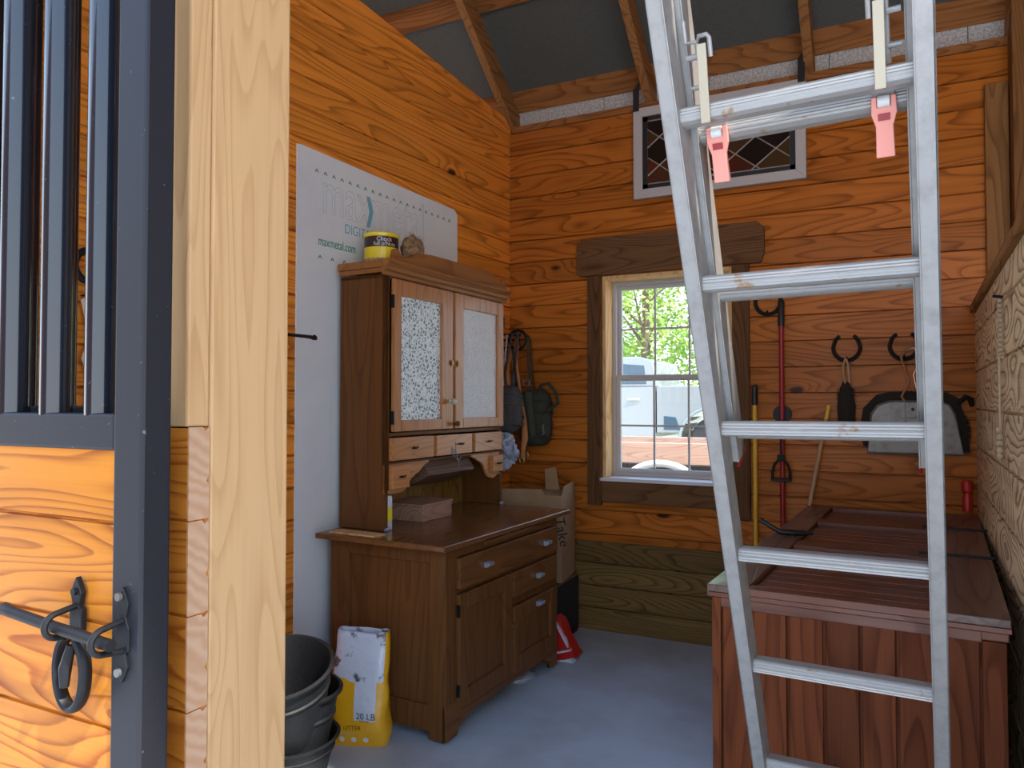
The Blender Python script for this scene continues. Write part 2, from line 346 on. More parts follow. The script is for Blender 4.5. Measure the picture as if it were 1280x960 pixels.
# right half-height wall with cap
wr = MB(); pr_ = board_profile(0, 1.845, .185, .07); wr.prism([(d, z) for d, z in pr_] + [(.045, 1.845), (.045, 0)], 'Y', -3.4, -.002)
place(tag(wr.build('wall_right', 'fir'), kind='structure'), *RW)
place(tag(MB().box(-.02, .07, -3.4, -.002, 1.847, 1.885).build('trim_3', 'beam_y', bevel=.004), kind='structure'), *RW)
# uprights at the back right corner
tag(MB().box(.452, .552, BY - .04, BY - .002, 1.895, 2.98).build('trim_4', 'beam_v', bevel=.004), kind='structure')
tag(MB().box(.556, .66, BY - .14, BY - .001, 1.895, 3.6).build('trim_5', 'beam_v', bevel=.004), kind='structure')
# roof: rafters, purlins, felt
SL = .77
def zr(y, off=0): return 3.22 + off + SL * (BY - y)
k = 6
for x in (-3.1, -2.228, -1.29, -.385, .555, 1.45):
    tag(MB().prism([(4.62, zr(4.62)), (.6, zr(.6)), (.6, zr(.6, .175)), (4.62, zr(4.62, .175))], 'X', x, x + .05).build('trim_%d' % k, 'beam_y', bevel=.003), kind='structure'); k += 1
y = 4.44
while y > .7:
    tag(MB().prism([(y, zr(y, .178)), (y - .075, zr(y - .075, .178)), (y - .075, zr(y - .075, .238)), (y, zr(y, .238))], 'X', -4.2, 2.2).build('trim_%d' % k, 'beam', bevel=.003), kind='structure'); k += 1
    y -= .545
tag(MB().prism([(4.8, zr(4.8, .24)), (.55, zr(.55, .24)), (.55, zr(.55, .27)), (4.8, zr(4.8, .27))], 'X', -4.3, 2.3).build('ceiling', 'foam'), kind='structure')
# unseen pieces added round the camera to block daylight: loft, gable, roof, walls
tag(MB().box(-4.3, 2.3, BLOCK_Y0, .42, 3.28, 3.34).build('loft_light_block', 'beam_y'), kind='structure').name = 'trim_%d' % k; k += 1  # unseen loft slab placed to keep upper daylight off the ceiling
tag(MB().box(-4.3, 2.3, BLOCK_Y0 - .04, BLOCK_Y0, 3.2, zr(BLOCK_Y0, .24)).build('gable_light_block', 'wall_x'), kind='structure').name = 'wall_block_front'  # added panel closing the light gap above the loft
tag(MB().prism([(.56, zr(.56, .24)), (BLOCK_Y0 - .5, zr(BLOCK_Y0 - .5, .24)), (BLOCK_Y0 - .5, zr(BLOCK_Y0 - .5, .27)), (.56, zr(.56, .27))], 'X', -4.3, 2.3).build('roof_light_block', 'foam'), kind='structure').name = 'trim_%d' % k; k += 1  # roof extended out of view to keep the sun out
tag(MB().box(1.70, 1.75, .8, 4.4, 0, 6.5).build('wall_light_block', 'wall_y'), kind='structure').name = 'wall_block_right'  # added unseen wall, blocks light coming over the right half-wall
tag(MB().box(-4.3, -4.25, .8, 4.4, 0, 6.5).build('wall_light_block', 'wall_y'), kind='structure').name = 'wall_block_left'  # added unseen wall, keeps side light off the ceiling
tag(MB().box(-7.5, -1.7, -2.75, -2.7, 0, 3.6).build('reflection_block', 'beam'), kind='structure').name = 'wall_block_back'  # added unseen wall, darkens reflections in the gate frame and bars
fs = MB()
for i in range(7): fs.box(-2.9 + i * .66, -2.9 + i * .66 + .655, 4.45, 4.47, 3.05, 3.355)
tag(fs.build('trim_%d' % k, 'pale'), kind='structure'); k += 1  # added strip in place of the roof underside lit through the gap
# stall front beside the door opening: boards, pale timber, post
fw = MB(); pr_ = board_profile(0, 1.362, .1385, .119, g=.003, h=.004)
fw.prism([(.76 + d, z) for d, z in pr_] + [(.798, 1.362), (.798, 0)], 'X', -2.36, -.913)
wf = tag(fw.build('wall_front', 'gate_board'), kind='structure')
eg = NT('end_grain'); tc = eg.n('TexCoord'); vo = eg.n('TexWave', wave_type='RINGS', rings_direction='X'); eg.t.links.new(tc.outputs['Object'], vo.inputs['Vector'])
vo.inputs['Scale'].default_value = 16; vo.inputs['Distortion'].default_value = 14; vo.inputs['Detail'].default_value = 3; vo.inputs['Detail Scale'].default_value = .6; eg.col(eg.mix(vo.outputs['Fac'], (.50, .30, .18), (.44, .235, .125))); eg.b.inputs['Roughness'].default_value = .8; M['endgrain'] = eg.m
for i in range(9):
    z0 = max(0, .119 + .1385 * (i)); z1 = z0 + .1365
    if i == 0: z0 = 0; z1 = .119 + .137
    b = MB().prism([(.7605, z0), (.7975, z0), (.7975, z0 + .05), (.792, z0 + .056), (.7975, z0 + .064), (.7975, z1), (.79, z1 - .006), (.785, z1), (.7605, z1)], 'X', -.9128, -.9105)
    o = b.build('trim_%d' % k, 'endgrain'); tag(o, kind='structure'); k += 1
tag(MB().box(-.995, -.912, .7585, .7985, 1.364, 3.9).build('trim_%d' % k, 'post', bevel=.004), kind='structure'); k += 1
tag(MB().box(-1.06, -.911, .80, .962, 0, 4.4).build('trim_%d' % k, 'post', bevel=.004), kind='structure'); k += 1

# fixed grille in the stall front
g = root('stall_grille', (-1.65, .79, 1.364), 0, 'row of round black bars fixed in stall front, behind the sliding gate', 'grille')
x = -1.144 + 1.65
gr = MB().box(-.72, .585, -.02, .02, 0, .03); gr.build('bottom_rail', 'gate_metal', g, bevel=.003)
MB().box(-.72, .585, -.02, .02, 1.45, 1.49).build('top_rail', 'gate_metal', g, bevel=.003)
while x > -.7:
    MB().tube([(x, 0, .02), (x, 0, 1.46)], .0195, 16).build('bar', 'bar_metal', g); x -= .11
# gate
g = root('stall_gate', (-.879, .66, 0), 0, 'black steel framed stall gate with round bars over orange pine boards', 'gate')
fr = MB(); fr.box(-.059, 0, 0, .046, .05, 2.9); fr.box(-1.4, -1.341, 0, .046, .05, 2.9)
fr.box(-1.341, -.059, .002, .046, 1.334, 1.385); fr.box(-1.341, -.059, .002, .046, .05, .1); fr.box(-1.341, -.059, .002, .046, 2.84, 2.9)
fr.build('frame', 'gate_metal', g, bevel=.0045, )
bp = MB(); pr_ = board_profile(.1, 1.334, .139, .956 - 6 * .139, g=.004, h=.005); bp.prism([(.008 + d, z) for d, z in pr_] + [(.04, 1.334), (.04, .1)], 'X', -1.341, -.059)
bp.build('board_panel', 'gate_board', g)
for i in range(12):
    xx = -.120 - .1045 * i
    if xx > -1.33: MB().tube([(xx, .024, 1.38), (xx, .024, 2.85)], .022, 20).build('bar', 'bar_metal', g)
# latch on the gate: sliding bolt, two staples on spear plates, horseshoe pull
lt = MB()
lt.tube([(-.253, -.032, 1.106), (-.245, -.032, 1.107), (-.225, -.032, 1.104), (-.13, -.032, 1.096), (-.012, -.032, 1.088)], [.007, .009, .0078, .0078, .0078], 12)
bolt = lt.build('bolt', 'iron', g)
def plate(cx, z0, z1):
    w = .013; zm = (z0 + z1) / 2
    pts = [(cx, z1), (cx + w * .9, z1 - .022), (cx + w * .5, z1 - .04), (cx + w, zm + .01), (cx + w, zm - .02), (cx + w * .5, z0 + .04), (cx + w * .9, z0 + .022), (cx, z0), (cx - w * .9, z0 + .022), (cx - w * .5, z0 + .04), (cx - w, zm - .02), (cx - w, zm + .01), (cx - w * .5, z1 - .04), (cx - w * .9, z1 - .022)]
    return MB().prism(pts, 'Y', -.0045, .004)
p1 = plate(-.128, 1.05, 1.158).build('latch_plate', 'iron', g, bevel=.001)
MB().tube([(-.128, -.004, 1.118), *[(-.128, -.028 - .019 * math.sin(R(a)), 1.098 + .0165 * math.cos(R(a))) for a in range(0, 181, 15)], (-.126, -.003, 1.08)], .0045, 8).build('staple', 'iron', p1)
p2 = plate(-.030, 1.028, 1.155).build('latch_plate', 'iron', g, bevel=.001)
MB().tube([(-.03, -.004, 1.110), *[(-.031, -.028 - .019 * math.sin(R(a)), 1.0895 + .0165 * math.cos(R(a))) for a in range(0, 181, 15)], (-.029, -.003, 1.07)], .0045, 8).build('staple', 'iron', p2)
for cz in (1.142, 1.042): MB().lathe([(.0055, -.009), (.0055, -.004)], (-.034, 0, cz), 12, 'Y').build('screw', 'tin', p2)
MB().lathe([(.005, -.009), (.005, -.004)], (-.128, 0, 1.138), 12, 'Y').build('screw', 'iron', p1)
hs = [(-.118 + .027 * math.cos(R(a)), -.012, 1.028 + (.042 if 180 < a < 360 else .05) * math.sin(R(a))) for a in range(70, 471 - 360 + 360 - 0, 12) if not 70 < a % 360 < 110]
hp = [(-.116 + .029 * math.sin(R(a)), -.016, 1.034 - .050 * math.cos(R(a))) for a in range(-158, 159, 8)]
hh = MB(); hh.tube(hp, .0095, 10, flat=.65); hh.build('horseshoe_pull', 'iron', g)
MB().tube([(-.115, -.018, 1.07), (-.118, -.024, 1.04), (-.119, -.024, 1.015)], [.006, .0085, .006], 8).build('pull_tongue', 'iron', g)

# ------------------------------------------------------------------ window
w = root('window_1', (0, BY, 0), 0, kind='structure')
jm = MB(); d0, d1 = .0, .20
jm.box(WX0, WX0 + .02, d0, d1, WZ0 + .005, WZ1).box(WX1 - .02, WX1, d0, d1, WZ0 + .005, WZ1).box(WX0 + .0201, WX1 - .0201, d0, d1, WZ1 - .02, WZ1)
jm.build('window_jamb', 'jamb', w)
MB().box(WX0 - .015, WX1 + .015, -.03, -.0005, WZ0 - .016, WZ0 + .004).box(WX0, WX1, -.0004, .215, WZ0 - .016, WZ0 + .004).build('window_sill', 'white', w)
FX0, FX1, FZ0, FZ1 = WX0 + .0205, WX1 - .0205, WZ0 + .005, WZ1 - .0205
def ring(m, x0, x1, z0, z1, y0, y1, t_):
    m.box(x0, x0 + t_, y0, y1, z0, z1).box(x1 - t_, x1, y0, y1, z0, z1).box(x0 + t_ + .0002, x1 - t_ - .0002, y0, y1, z0, z0 + t_).box(x0 + t_ + .0002, x1 - t_ - .0002, y0, y1, z1 - t_, z1); return m
ring(MB(), FX0, FX1, FZ0, FZ1, .13, .195, .022).build('window_frame', 'frame_w', w)
ZM = 1.553
def sash(z0, z1, y0, zh):
    x0, x1 = FX0 + .0225, FX1 - .0225; t_ = .026
    s_ = ring(MB(), x0, x1, z0, z1, y0, y0 + .024, t_).build('sash', 'frame_w', w)
    m = MB(); gx0, gx1 = x0 + t_, x1 - t_
    for i in (1, 2): xx = gx0 + (gx1 - gx0) * i / 3; m.box(xx - .006, xx + .006, y0 + .008, y0 + .018, z0 + t_, z1 - t_)
    m.box(gx0, gx1, y0 + .009, y0 + .017, zh - .006, zh + .006); m.build('muntins', 'frame_w', s_)
    MB().box(gx0, gx1, y0 + .011, y0 + .015, z0 + t_, z1 - t_).build('pane', 'glass', s_)
sash(FZ0 + .0225, ZM + .018, .135, 1.255); sash(ZM - .018, FZ1 - .0225, .165, 1.86)
# dark casing
def trimx(pts, y0, y1, mat):
    global k
    o = tag(MB().prism(pts, 'Y', y0, y1).build('trim_%d' % k, mat, bevel=.004), kind='structure'); k += 1; return o
trimx([(-1.725, 2.20), (-1.725, 2.37), (-1.69, 2.42), (-.64, 2.42), (-.60, 2.38), (-.60, 2.24), (-.62, 2.185), (-1.70, 2.185)], BY - .035, BY - .001, 'trim_dark_x')
trimx([(-1.655, .77), (-1.655, 2.184), (-1.568, 2.184), (-1.568, .77)], BY - .03, BY - .001, 'trim_dark')
trimx([(-.778, .74), (-.778, 2.184), (-.685, 2.184), (-.685, .74)], BY - .03, BY - .001, 'trim_dark')
trimx([(-1.566, .79), (-1.566, .915), (-.78, .915), (-.78, .79)], BY - .026, BY - .001, 'trim_dark_x')

# ================================================================== STAINED GLASS PANEL
sg = root('stained_glass_panel', (-.863, BY - .01, 2.90), 0, 'leaded diamond glass panel in pale frame hung high on back wall above window', 'stained glass')
hw, hz, t_ = .487, .275, .055
f = MB(); y0, y1 = -.035, 0
f.prism([(-hw, -hz), (hw, -hz), (hw - t_, -hz + t_), (-hw + t_, -hz + t_)], 'Y', y0, y1); f.prism([(-hw, hz), (-hw + t_, hz - t_), (hw - t_, hz - t_), (hw, hz)], 'Y', y0, y1)
f.prism([(-hw, -hz), (-hw + t_, -hz + t_), (-hw + t_, hz - t_), (-hw, hz)], 'Y', y0, y1); f.prism([(hw, -hz), (hw, hz), (hw - t_, hz - t_), (hw - t_, -hz + t_)], 'Y', y0, y1)
f.build('frame', 'frame_w', sg, bevel=.003)
iw, ih = hw - t_, hz - t_
MB().box(-iw, iw, -.018, -.012, -ih, ih).build('glass_panel', 'stained', sg)
b = MB()
for a in ((-iw, iw, -ih, -ih + .03), (-iw, iw, ih - .03, ih), (-iw, -iw + .03, -ih, ih), (iw - .03, iw, -ih, ih)): b.box(a[0], a[1], -.021, -.011, a[2], a[3])
b.build('border', 'black', sg)
cm = MB(); jw, jh = iw - .03, ih - .03
def clip(p, q):
    t0, t1 = 0., 1.; dx, dz = q[0] - p[0], q[1] - p[1]
    for pp, qq in ((-dx, p[0] + jw), (dx, jw - p[0]), (-dz, p[1] + jh), (dz, jh - p[1])):
        if pp == 0: continue
        r_ = qq / pp
        if pp < 0: t0 = max(t0, r_)
        else: t1 = min(t1, r_)
    return None if t0 >= t1 else ((p[0] + dx * t0, p[1] + dz * t0), (p[0] + dx * t1, p[1] + dz * t1))
for i in range(-8, 9):
    for sgn in (1, -1):
        c = clip((i * .22 - 1, -sgn * 1 * .17 / .22), (i * .22 + 1, sgn * .17 / .22))
        if c: cm.tube([(c[0][0], -.021, c[0][1]), (c[1][0], -.021, c[1][1])], .0035, 6)
cm.tube([(-jw, -.022, -jh), (jw, -.022, -jh), (jw, -.022, jh), (-jw, -.022, jh)], .004, 6, closed=True)
cm.build('lead_cames', 'lead', sg)
for hx_ in (-hw + .02, hw - .02):
    MB().prism([(hx_ - .018, hz - .02), (hx_ + .018, hz - .02), (hx_ + .018, hz + .09), (hx_ + .022, hz + .16), (hx_ - .018, hz + .11)], 'Y', -.042, -.037).build('hanging_bracket', 'black', sg)

# ================================================================== LEFT WALL: printed sheet
s = root('printed_sheet', (LW[0][0] + .0038, LW[0][1] + .049, 0), LW[1], 'white printed building panel sheet with faint lettering, standing against left wall', 'sheet')
MB().prism([(-1.905, .0), (-1.905, 2.56), (-1.88, 2.563), (-.70, 2.53), (-.668, 2.505), (-.662, .0)], 'X', .0015, .0075).build('sheet', 'sheet', s, bevel=.001)
ROT = (R(90), 0, R(90)); X_ = .0082
text('lettering_outline', 'maxmetal', .30, (X_, -1.755, 2.287), ROT, 'ink_grey', s, outline=.0013, xs=.66)
MB().prism([(-1.452, 2.43), (-1.425, 2.43), (-1.40, 2.36), (-1.425, 2.275), (-1.452, 2.275), (-1.43, 2.355)], 'X', .0077, .0088).build('lettering_mark', 'ink_teal', s)
text('lettering_digital', 'DIGITAL', .066, (X_, -1.605, 2.215), ROT, 'ink_teal', s, xs=.85)
text('lettering_address', 'maxmetal.com', .062, (X_, -1.775, 2.128), ROT, 'ink_green', s, xs=.68)
cv = MB()
def chev(yc, zc, q=.012):
    cv.prism([(yc - q, zc - q * .7), (yc, zc + q * .6), (yc + q, zc - q * .7), (yc + q * .6, zc - q), (yc, zc), (yc - q * .6, zc - q)], 'X', .0077, .0085)
for i in range(20): chev(-1.786 + i * .0545, 2.472 - i * .0008)
for i in range(14): chev(-1.763 + i * .079, 2.076)
cv.build('chevrons', 'ink_green', s)

# ================================================================== HOOSIER CABINET
K = root('kitchen_cabinet', (-1.615, 2.61, 0), -KA, 'old dark oak kitchen cabinet with two glass doored hutch above worktop', 'cabinet')
# base: x from -.62 to 0, y 0..1.05
def foot_profile(a, b):   # apron outline in (y,z)
    return [(a, .015), (a, .16), (b, .16), (b, .015), (b - .06, .015), (b - .075, .05), (b - .13, .075), (b - .16, .085), (a + .18, .075), (a + .15, .06), (a + .10, .045), (a + .085, .015)]
bd = MB()
bd.box(-.62, -.605, .02, 1.03, .1, .79)                         # back
bd.box(-.60, -.02, .02, 1.03, .13, .145)                        # bottom
bd.box(-.585, -.075, .012, .02, .14, .76)                       # left panel
bd.box(-.585, -.075, 1.03, 1.038, .14, .76)
for y0 in (0, 1.022):
    bd.box(-.62, -.51, y0, y0 + .028, .015, .793); bd.box(-.085, 0, y0, y0 + .028, .015, .793)
    bd.box(-.51, -.085, y0, y0 + .028, .735, .793); bd.box(-.51, -.085, y0, y0 + .028, .045, .152)
bd.box(-.33, -.29, .006, .012, .152, .735) if False else None
bd.box(-.03, 0, .028, .08, .10, .793).box(-.03, 0, 1.035 - .02, 1.03, .10, .793).box(-.03, 0, .536, .553, .10, .61)
bd.box(-.03, 0, .06, 1.03, .752, .793).box(-.03, 0, .06, 1.03, .601, .614).box(-.03, 0, .54, 1.03, .437, .473).box(-.03, 0, .06, 1.03, .10, .118)
body = bd.build('base_body', 'oak_v', K, bevel=.002)
MB().prism(foot_profile(.0, 1.05), 'X', -.018, .001).build('apron', 'oak_h', K, bevel=.002)
for px, py in ((-.03, .03), (-.59, .03), (-.03, 1.02), (-.59, 1.02)):
    MB().lathe([(.012, -.008), (.012, .008)], (px, py, .012), 16, 'Y').build('caster', 'iron', K)
MB().box(-.665, .03, -.055, 1.165, .795, .82).build('worktop', 'oak_top', K, bevel=.006, seg=3)
MB().box(-.2, .012, .30, .80, .768, .786).build('cutting_board', 'oak_h', K, bevel=.003)
MB().box(-.60, -.34, -.035, .04, .8205, .829).build('wood_shim', M['jamb'], K, bevel=.002)['label'] = 'bare pale wood strip'
def pull(par, y, z, x=.016):
    b_ = MB().prism([(x, z - .012), (x + .012, z - .012), (x + .028, z - .004), (x + .03, z + .012), (x, z + .012)], 'Y', y - .022, y + .022).build('pull', 'knob_pale', par, bevel=.002)
def front(name, y0, y1, z0, z1, mat, panel=False, x=0, fw_=.065, th=.016, par=None, bev=.004):
    par = par or K
    if not panel: return MB().box(x - .01, x + th, y0, y1, z0, z1).build(name, mat, par, bevel=bev)
    m = MB()
    m.box(x - .01, x + th, y0, y0 + fw_, z0, z1).box(x - .01, x + th, y1 - fw_, y1, z0, z1).box(x - .01, x + th, y0 + fw_, y1 - fw_, z1 - fw_, z1).box(x - .01, x + th, y0 + fw_, y1 - fw_, z0, z0 + fw_ * 1.1)
    m.box(x - .008, x + .002, y0 + fw_, y1 - fw_, z0 + fw_, z1 - fw_)
    return m.build(name, mat, par, bevel=bev)
d = front('drawer', .084, 1.03, .618, .748, 'oak_h'); pull(d, .297, .685); pull(d, .884, .682)
d = front('drawer', .557, 1.02, .478, .597, 'oak_h'); pull(d, .80, .535)
d = front('door', .082, .533, .122, .597, 'oak_vy', True)
for z in (.20, .53): MB().box(.004, .018, .074, .082, z - .025, z + .025).build('hinge', 'iron', d)
d = front('door', .557, 1.012, .122, .433, 'oak_vy', True); pull(d, .80, .398)
MB().box(.015, .027, .527, .56, .345, .36).lathe([(.007, .016), (.009, .03)], (0, .543, .352), 10, 'X').build('latch', 'brass', d)
# hutch: front plane x=HX, y HY0..HY1
HX, HB, H0, H1, HT = -.405, -.672, .112, 1.17, 1.985
h = MB()
h.box(HB, HX, H0, H0 + .022, .822, HT).box(HB, HX, H1 - .022, H1, .822, HT)
h.box(HB, HX, H0, H1, HT - .02, HT).box(HB, HX - .01, H0 + .02, H1 - .02, 1.243, 1.262).box(HB, HX - .012, H0 + .02, H1 - .02, 1.118, 1.126)
h.box(HX - .02, HX, H0, H1, 1.244, 1.262).box(HX - .02, HX, H0, H1, 1.118, 1.128).box(HX - .02, HX, H0 + .0, H0 + .03, 1.0, 1.98).box(HX - .02, HX, H1 - .03, H1, 1.0, 1.98).box(HX - .02, HX, .632, .654, 1.26, 1.98)
h.build('hutch_body', 'oak_v', K, bevel=.002)
MB().box(HB + .001, HB + .012, H0 + .023, H1 - .023, .822, HT - .02).build('hutch_back', 'backpanel', K)
MB().box(HX - .0, HX + .012, H0 - .006, H0 + .03, .8205, .835).build('hutch_foot', 'knob_pale', K, bevel=.003); MB().box(HX - .0, HX + .012, H1 - .03, H1 + .006, .8205, .835).build('hutch_foot', 'knob_pale', K, bevel=.003)
# valance with two shaped ends holding small drawers
va = MB(); n = 12
def S(y0, z0, y1, z1, n=10): return [(y0 + (y1 - y0) * i / n, z0 + (z1 - z0) * (.5 - .5 * math.cos(math.pi * i / n))) for i in range(n + 1)]
left = [(H0, 1.118), (H0, .985)] + S(H0 + .02, .985, H0 + .08, .982, 2) + S(H0 + .13, .985, .335, 1.05, 6) + S(.345, 1.06, .445, 1.105, 6) + [(.46, 1.118)]
right = [(H1, 1.118), (H1, .99)] + S(H1 - .03, .995, H1 - .10, .975, 5) + S(H1 - .14, .985, .945, 1.07, 6) + S(.93, 1.08, .85, 1.105, 6) + [(.84, 1.118)]
MB().prism(left, 'X', HX - .016, HX - .001).build('valance', 'oak_drawer', K, bevel=.002); MB().prism(right, 'X', HX - .016, HX - .001).build('valance', 'oak_drawer', K, bevel=.002)
def bow(par, y, z, x):
    MB().tube([(x, y - .012, z), (x + .016, y - .005, z), (x + .016, y + .005, z), (x, y + .012, z)], .0038, 8).tube([(x + .014, y - .016, z + .004), (x + .016, y, z), (x + .014, y + .016, z + .004)], .0045, 8).build('knob', 'iron', par)
for y0, y1, z0, z1, ky in ((.142, .468, 1.134, 1.238, .30), (.492, .82, 1.134, 1.236, .70), (.85, 1.14, 1.134, 1.236, .985), (.142, .27, 1.006, 1.112, .205), (1.04, 1.155, 1.01, 1.105, 1.095)):
    d = front('small_drawer', y0, y1, z0, z1, 'oak_drawer', x=HX, th=.020, bev=.003); bow(d, ky, (z0 + z1) / 2, HX + .020)
# roll front bin bulging under the middle
rb = MB(); prof = [(HX - .02, 1.117)] + [(HX - .03 + .045 * math.sin(R(a)) - .16 * max(0, (a - 60) / 100.), 1.10 - .13 * (a / 160.) ** .9) for a in range(0, 161, 16)] + [(HX - .22, .97), (HX - .22, 1.117)]
rb.prism([(x_, z_) for x_, z_ in prof], 'Y', .44, .86); rb.build('roll_bin', 'bin', K)
MB().tube([(HX + .018, .655, 1.20), (HX + .02, .66, 1.15), (HX + .02, .69, 1.07)], .0035, 6).tube([(HX + .02, .62, 1.14), (HX + .022, .68, 1.10), (HX + .02, .71, 1.12)], .003, 6).prism([(.615, 1.14), (.62, 1.175), (.65, 1.16), (.66, 1.14)], 'X', HX + .018, HX + .021).build('key_tag', 'tin', K)
# glazed doors
def gdoor(y0, y1, gy0, gy1, mat):
    m = MB(); z0, z1, a, b_ = 1.266, 1.965, 1.318, 1.892; x0, x1 = HX + .001, HX + .02
    m.box(x0, x1, y0, gy0, z0, z1).box(x0, x1, gy1, y1, z0, z1).box(x0, x1, gy0, gy1, b_, z1).box(x0, x1, gy0, gy1, z0, a)
    dd = m.build('hutch_door', 'oak_door', K, bevel=.003)
    MB().box(x0 + .002, x0 + .006, gy0, gy1, a, b_).build('pane', mat, dd)
    return dd
d = gdoor(.150, .634, .205, .535, 'glass_chip')
MB().lathe([(.009, 0), (.007, .012), (.016, .022), (.017, .03), (.008, .037)], (HX + .02, .605, 1.405), 16, 'X').build('knob', 'knob_g', d)
for z in (1.33, 1.86): MB().box(HX + .004, HX + .022, .142, .150, z - .03, z + .03).build('hinge', 'iron', d)
d2 = gdoor(.656, 1.158, .735, 1.09, 'glass_frost')
MB().lathe([(.008, 0), (.006, .012), (.014, .022), (.014, .03), (.006, .036)], (HX + .02, .640, 1.292), 16, 'X').build('knob', 'oak_v', d2)
for dd, yy in ((d, .618), (d2, .675)): MB().lathe([(.02, 0), (.02, .003), (.011, .004), (.011, .01)], (HX + .02, yy, 1.60), 8, 'X').build('catch', 'brass', dd)
for z in (1.33, 1.86): MB().box(HX + .004, HX + .022, 1.158, 1.168, z - .03, z + .03).build('hinge', 'iron', d2)
# cornice and crest
co = MB(); cp = [(0, 1.975), (.006, 1.975), (.010, 1.99), (.022, 1.998), (.024, 2.012), (.038, 2.026), (.046, 2.032), (.046, 2.045), (0, 2.045)]
co.prism([(HX + a, b_) for a, b_ in cp], 'Y', H0 - .03, H1 + .04)
co.box(HB, HX, H0 - .022, H1 + .03, 2.012, 2.045).box(HB, HX, H0 - .012, H0, 1.99, 2.012)
co.build('cornice', 'oak_cornice_lit', K, bevel=.002)
cr = [(.15, 2.046), (.145, 2.07), (.152, 2.095), (.17, 2.106), (.19, 2.10), (.205, 2.085), (.24, 2.078), (.28, 2.083), (.31, 2.098), (.35, 2.115), (.45, 2.124), (.75, 2.128), (1.02, 2.126), (1.06, 2.112), (1.10, 2.094), (1.135, 2.092), (1.155, 2.106), (1.18, 2.11), (1.195, 2.095), (1.20, 2.046)]
MB().prism(cr, 'X', HX - .005, HX + .014).build('crest', 'oak_cornice_lit', K, bevel=.002)

# small dovetailed box, can, coffee canister, fur ball
import mathutils
def Kw(x, y, z): a = R(-KA); return (-1.615 + x * math.cos(a) - y * math.sin(a), 2.61 + x * math.sin(a) + y * math.cos(a), z)
bx = root('wooden_box', Kw(-.545, .465, .8205), -1.2, 'small dovetailed wooden box with lid on cabinet worktop', 'box')
MB().box(-.11, .135, -.06, .20, 0, .072).build('box_body', 'boxwood', bx, bevel=.002); MB().box(-.115, .14, -.065, .205, .073, .084).build('lid', 'boxwood', bx, bevel=.002)
cn = root('drink_can', Kw(-.44, .168, .8205), 0, 'tall yellow and white can just inside left side of hutch', 'can')
MB().lathe([(.024, 0), (.026, .005), (.026, .145), (.022, .155)], n=24).build('can_body', 'bag_white', cn); MB().lathe([(.0264, .04), (.0264, .10)], n=24, cap=False).build('label_band', 'yellow_l', cn)
cf = root('coffee_canister', Kw(-.555, .265, 2.0455), -1.2, 'yellow and black snack canister of nuts on top of cabinet hutch', 'canister')
MB().lathe([(.078, 0), (.080, .006), (.080, .138), (.078, .142)], n=40).build('jar', 'nuts', cf)
MB().lathe([(.081, .035), (.081, .0885)], n=40, cap=False).build('yellow_band', 'yellow_l', cf)
MB().lathe([(.0812, .0885), (.0812, .138)], n=40, cap=False).build('label', 'label_black', cf)
MB().lathe([(.084, .139), (.085, .143), (.085, .155), (.080, .158)], n=40).build('lid', 'yellow_l', cf)
def wraptext(nm, s_, size, z, a0, mat, par, r_):
    o = text(nm, s_, size, (0, 0, 0), (0, 0, 0), mat, par, ext=.0004, ax='CENTER')
    for v in o.data.vertices:
        x_, y_, q = v.co; a = a0 + x_ / r_; rr = r_ + .0008 + q
        v.co = (rr * math.cos(a), rr * math.sin(a), z + y_)
    return o
wraptext('lettering', 'Chock', .028, .115, R(-42), 'white', cf, .0812)
wraptext('lettering', "full o'Nuts", .026, .094, R(-40), 'white', cf, .0812)
fb = root('fur_ball', Kw(-.47, .40, 2.0455), 0, 'fuzzy tan fur clump beside canister on top of cabinet', 'fur ball')
m = MB().blob((0, 0, .090), (.055, .060, .084), 3, .25, 2.5, 3); fu = m.build('core', 'fur', fb)
m = MB()
for i in range(900):
    a, b_ = random.uniform(0, 6.28), math.acos(random.uniform(-1, 1)); dv = Vector((math.sin(b_) * math.cos(a), math.sin(b_) * math.sin(a), math.cos(b_)))
    p = Vector((dv.x * .053, dv.y * .058, .09 + dv.z * .082)); q = p + (dv + Vector((random.uniform(-.8, .8), random.uniform(-.8, .8), random.uniform(-.3, .8)))) * random.uniform(.006, .017)
    q.z = max(q.z, .002); p.z = max(p.z, .002)
    sd = dv.cross(Vector((random.random(), random.random(), 1))).normalized() * .0009
    m.add([p - sd, p + sd, q], [(0, 1, 2)])
o = m.build('hairs', 'fur', fb); o['kind'] = 'stuff'

# ================================================================== LEFT WALL HANGINGS
def Lw(x, y, z): a = R(-4.4); return (-2.208 + x * math.cos(a) - y * math.sin(a), 4.37 + x * math.sin(a) + y * math.cos(a), z)
hk = root('wall_rod_hook', Lw(.0, -2.055, 1.70), -4, 'dark iron rod sticking out of left wall near printed sheet', 'hook')
MB().lathe([(.022, .0005), (.022, .006)], (0, 0, 0), 16, 'X').build('plate', 'iron', hk)
MB().tube([(.004, 0, 0), (.15, 0, -.018), (.30, 0, -.037), (.325, 0, -.042), (.33, 0, -.04)], [.0075, .0075, .0075, .01, .012], 10).build('rod', 'iron', hk)
br = root('hat_hook', Lw(0, -2.775, 1.86), -4, 'black iron ring hook on left wall seen between gate bars', 'hook')
MB().tube([(.02, .055 * math.cos(R(a)), .055 * math.sin(R(a))) for a in range(0, 360, 20)], .012, 10, closed=True).build('ring', 'iron', br)
MB().tube([(.0005, 0, -.05), (.02, 0, -.05)], .008, 8).build('stem', 'iron', br)
hl = root('cream_halter', Lw(0, -2.775, 1.40), -4, 'cream rope halter hanging on left wall, seen between gate bars', 'halter')
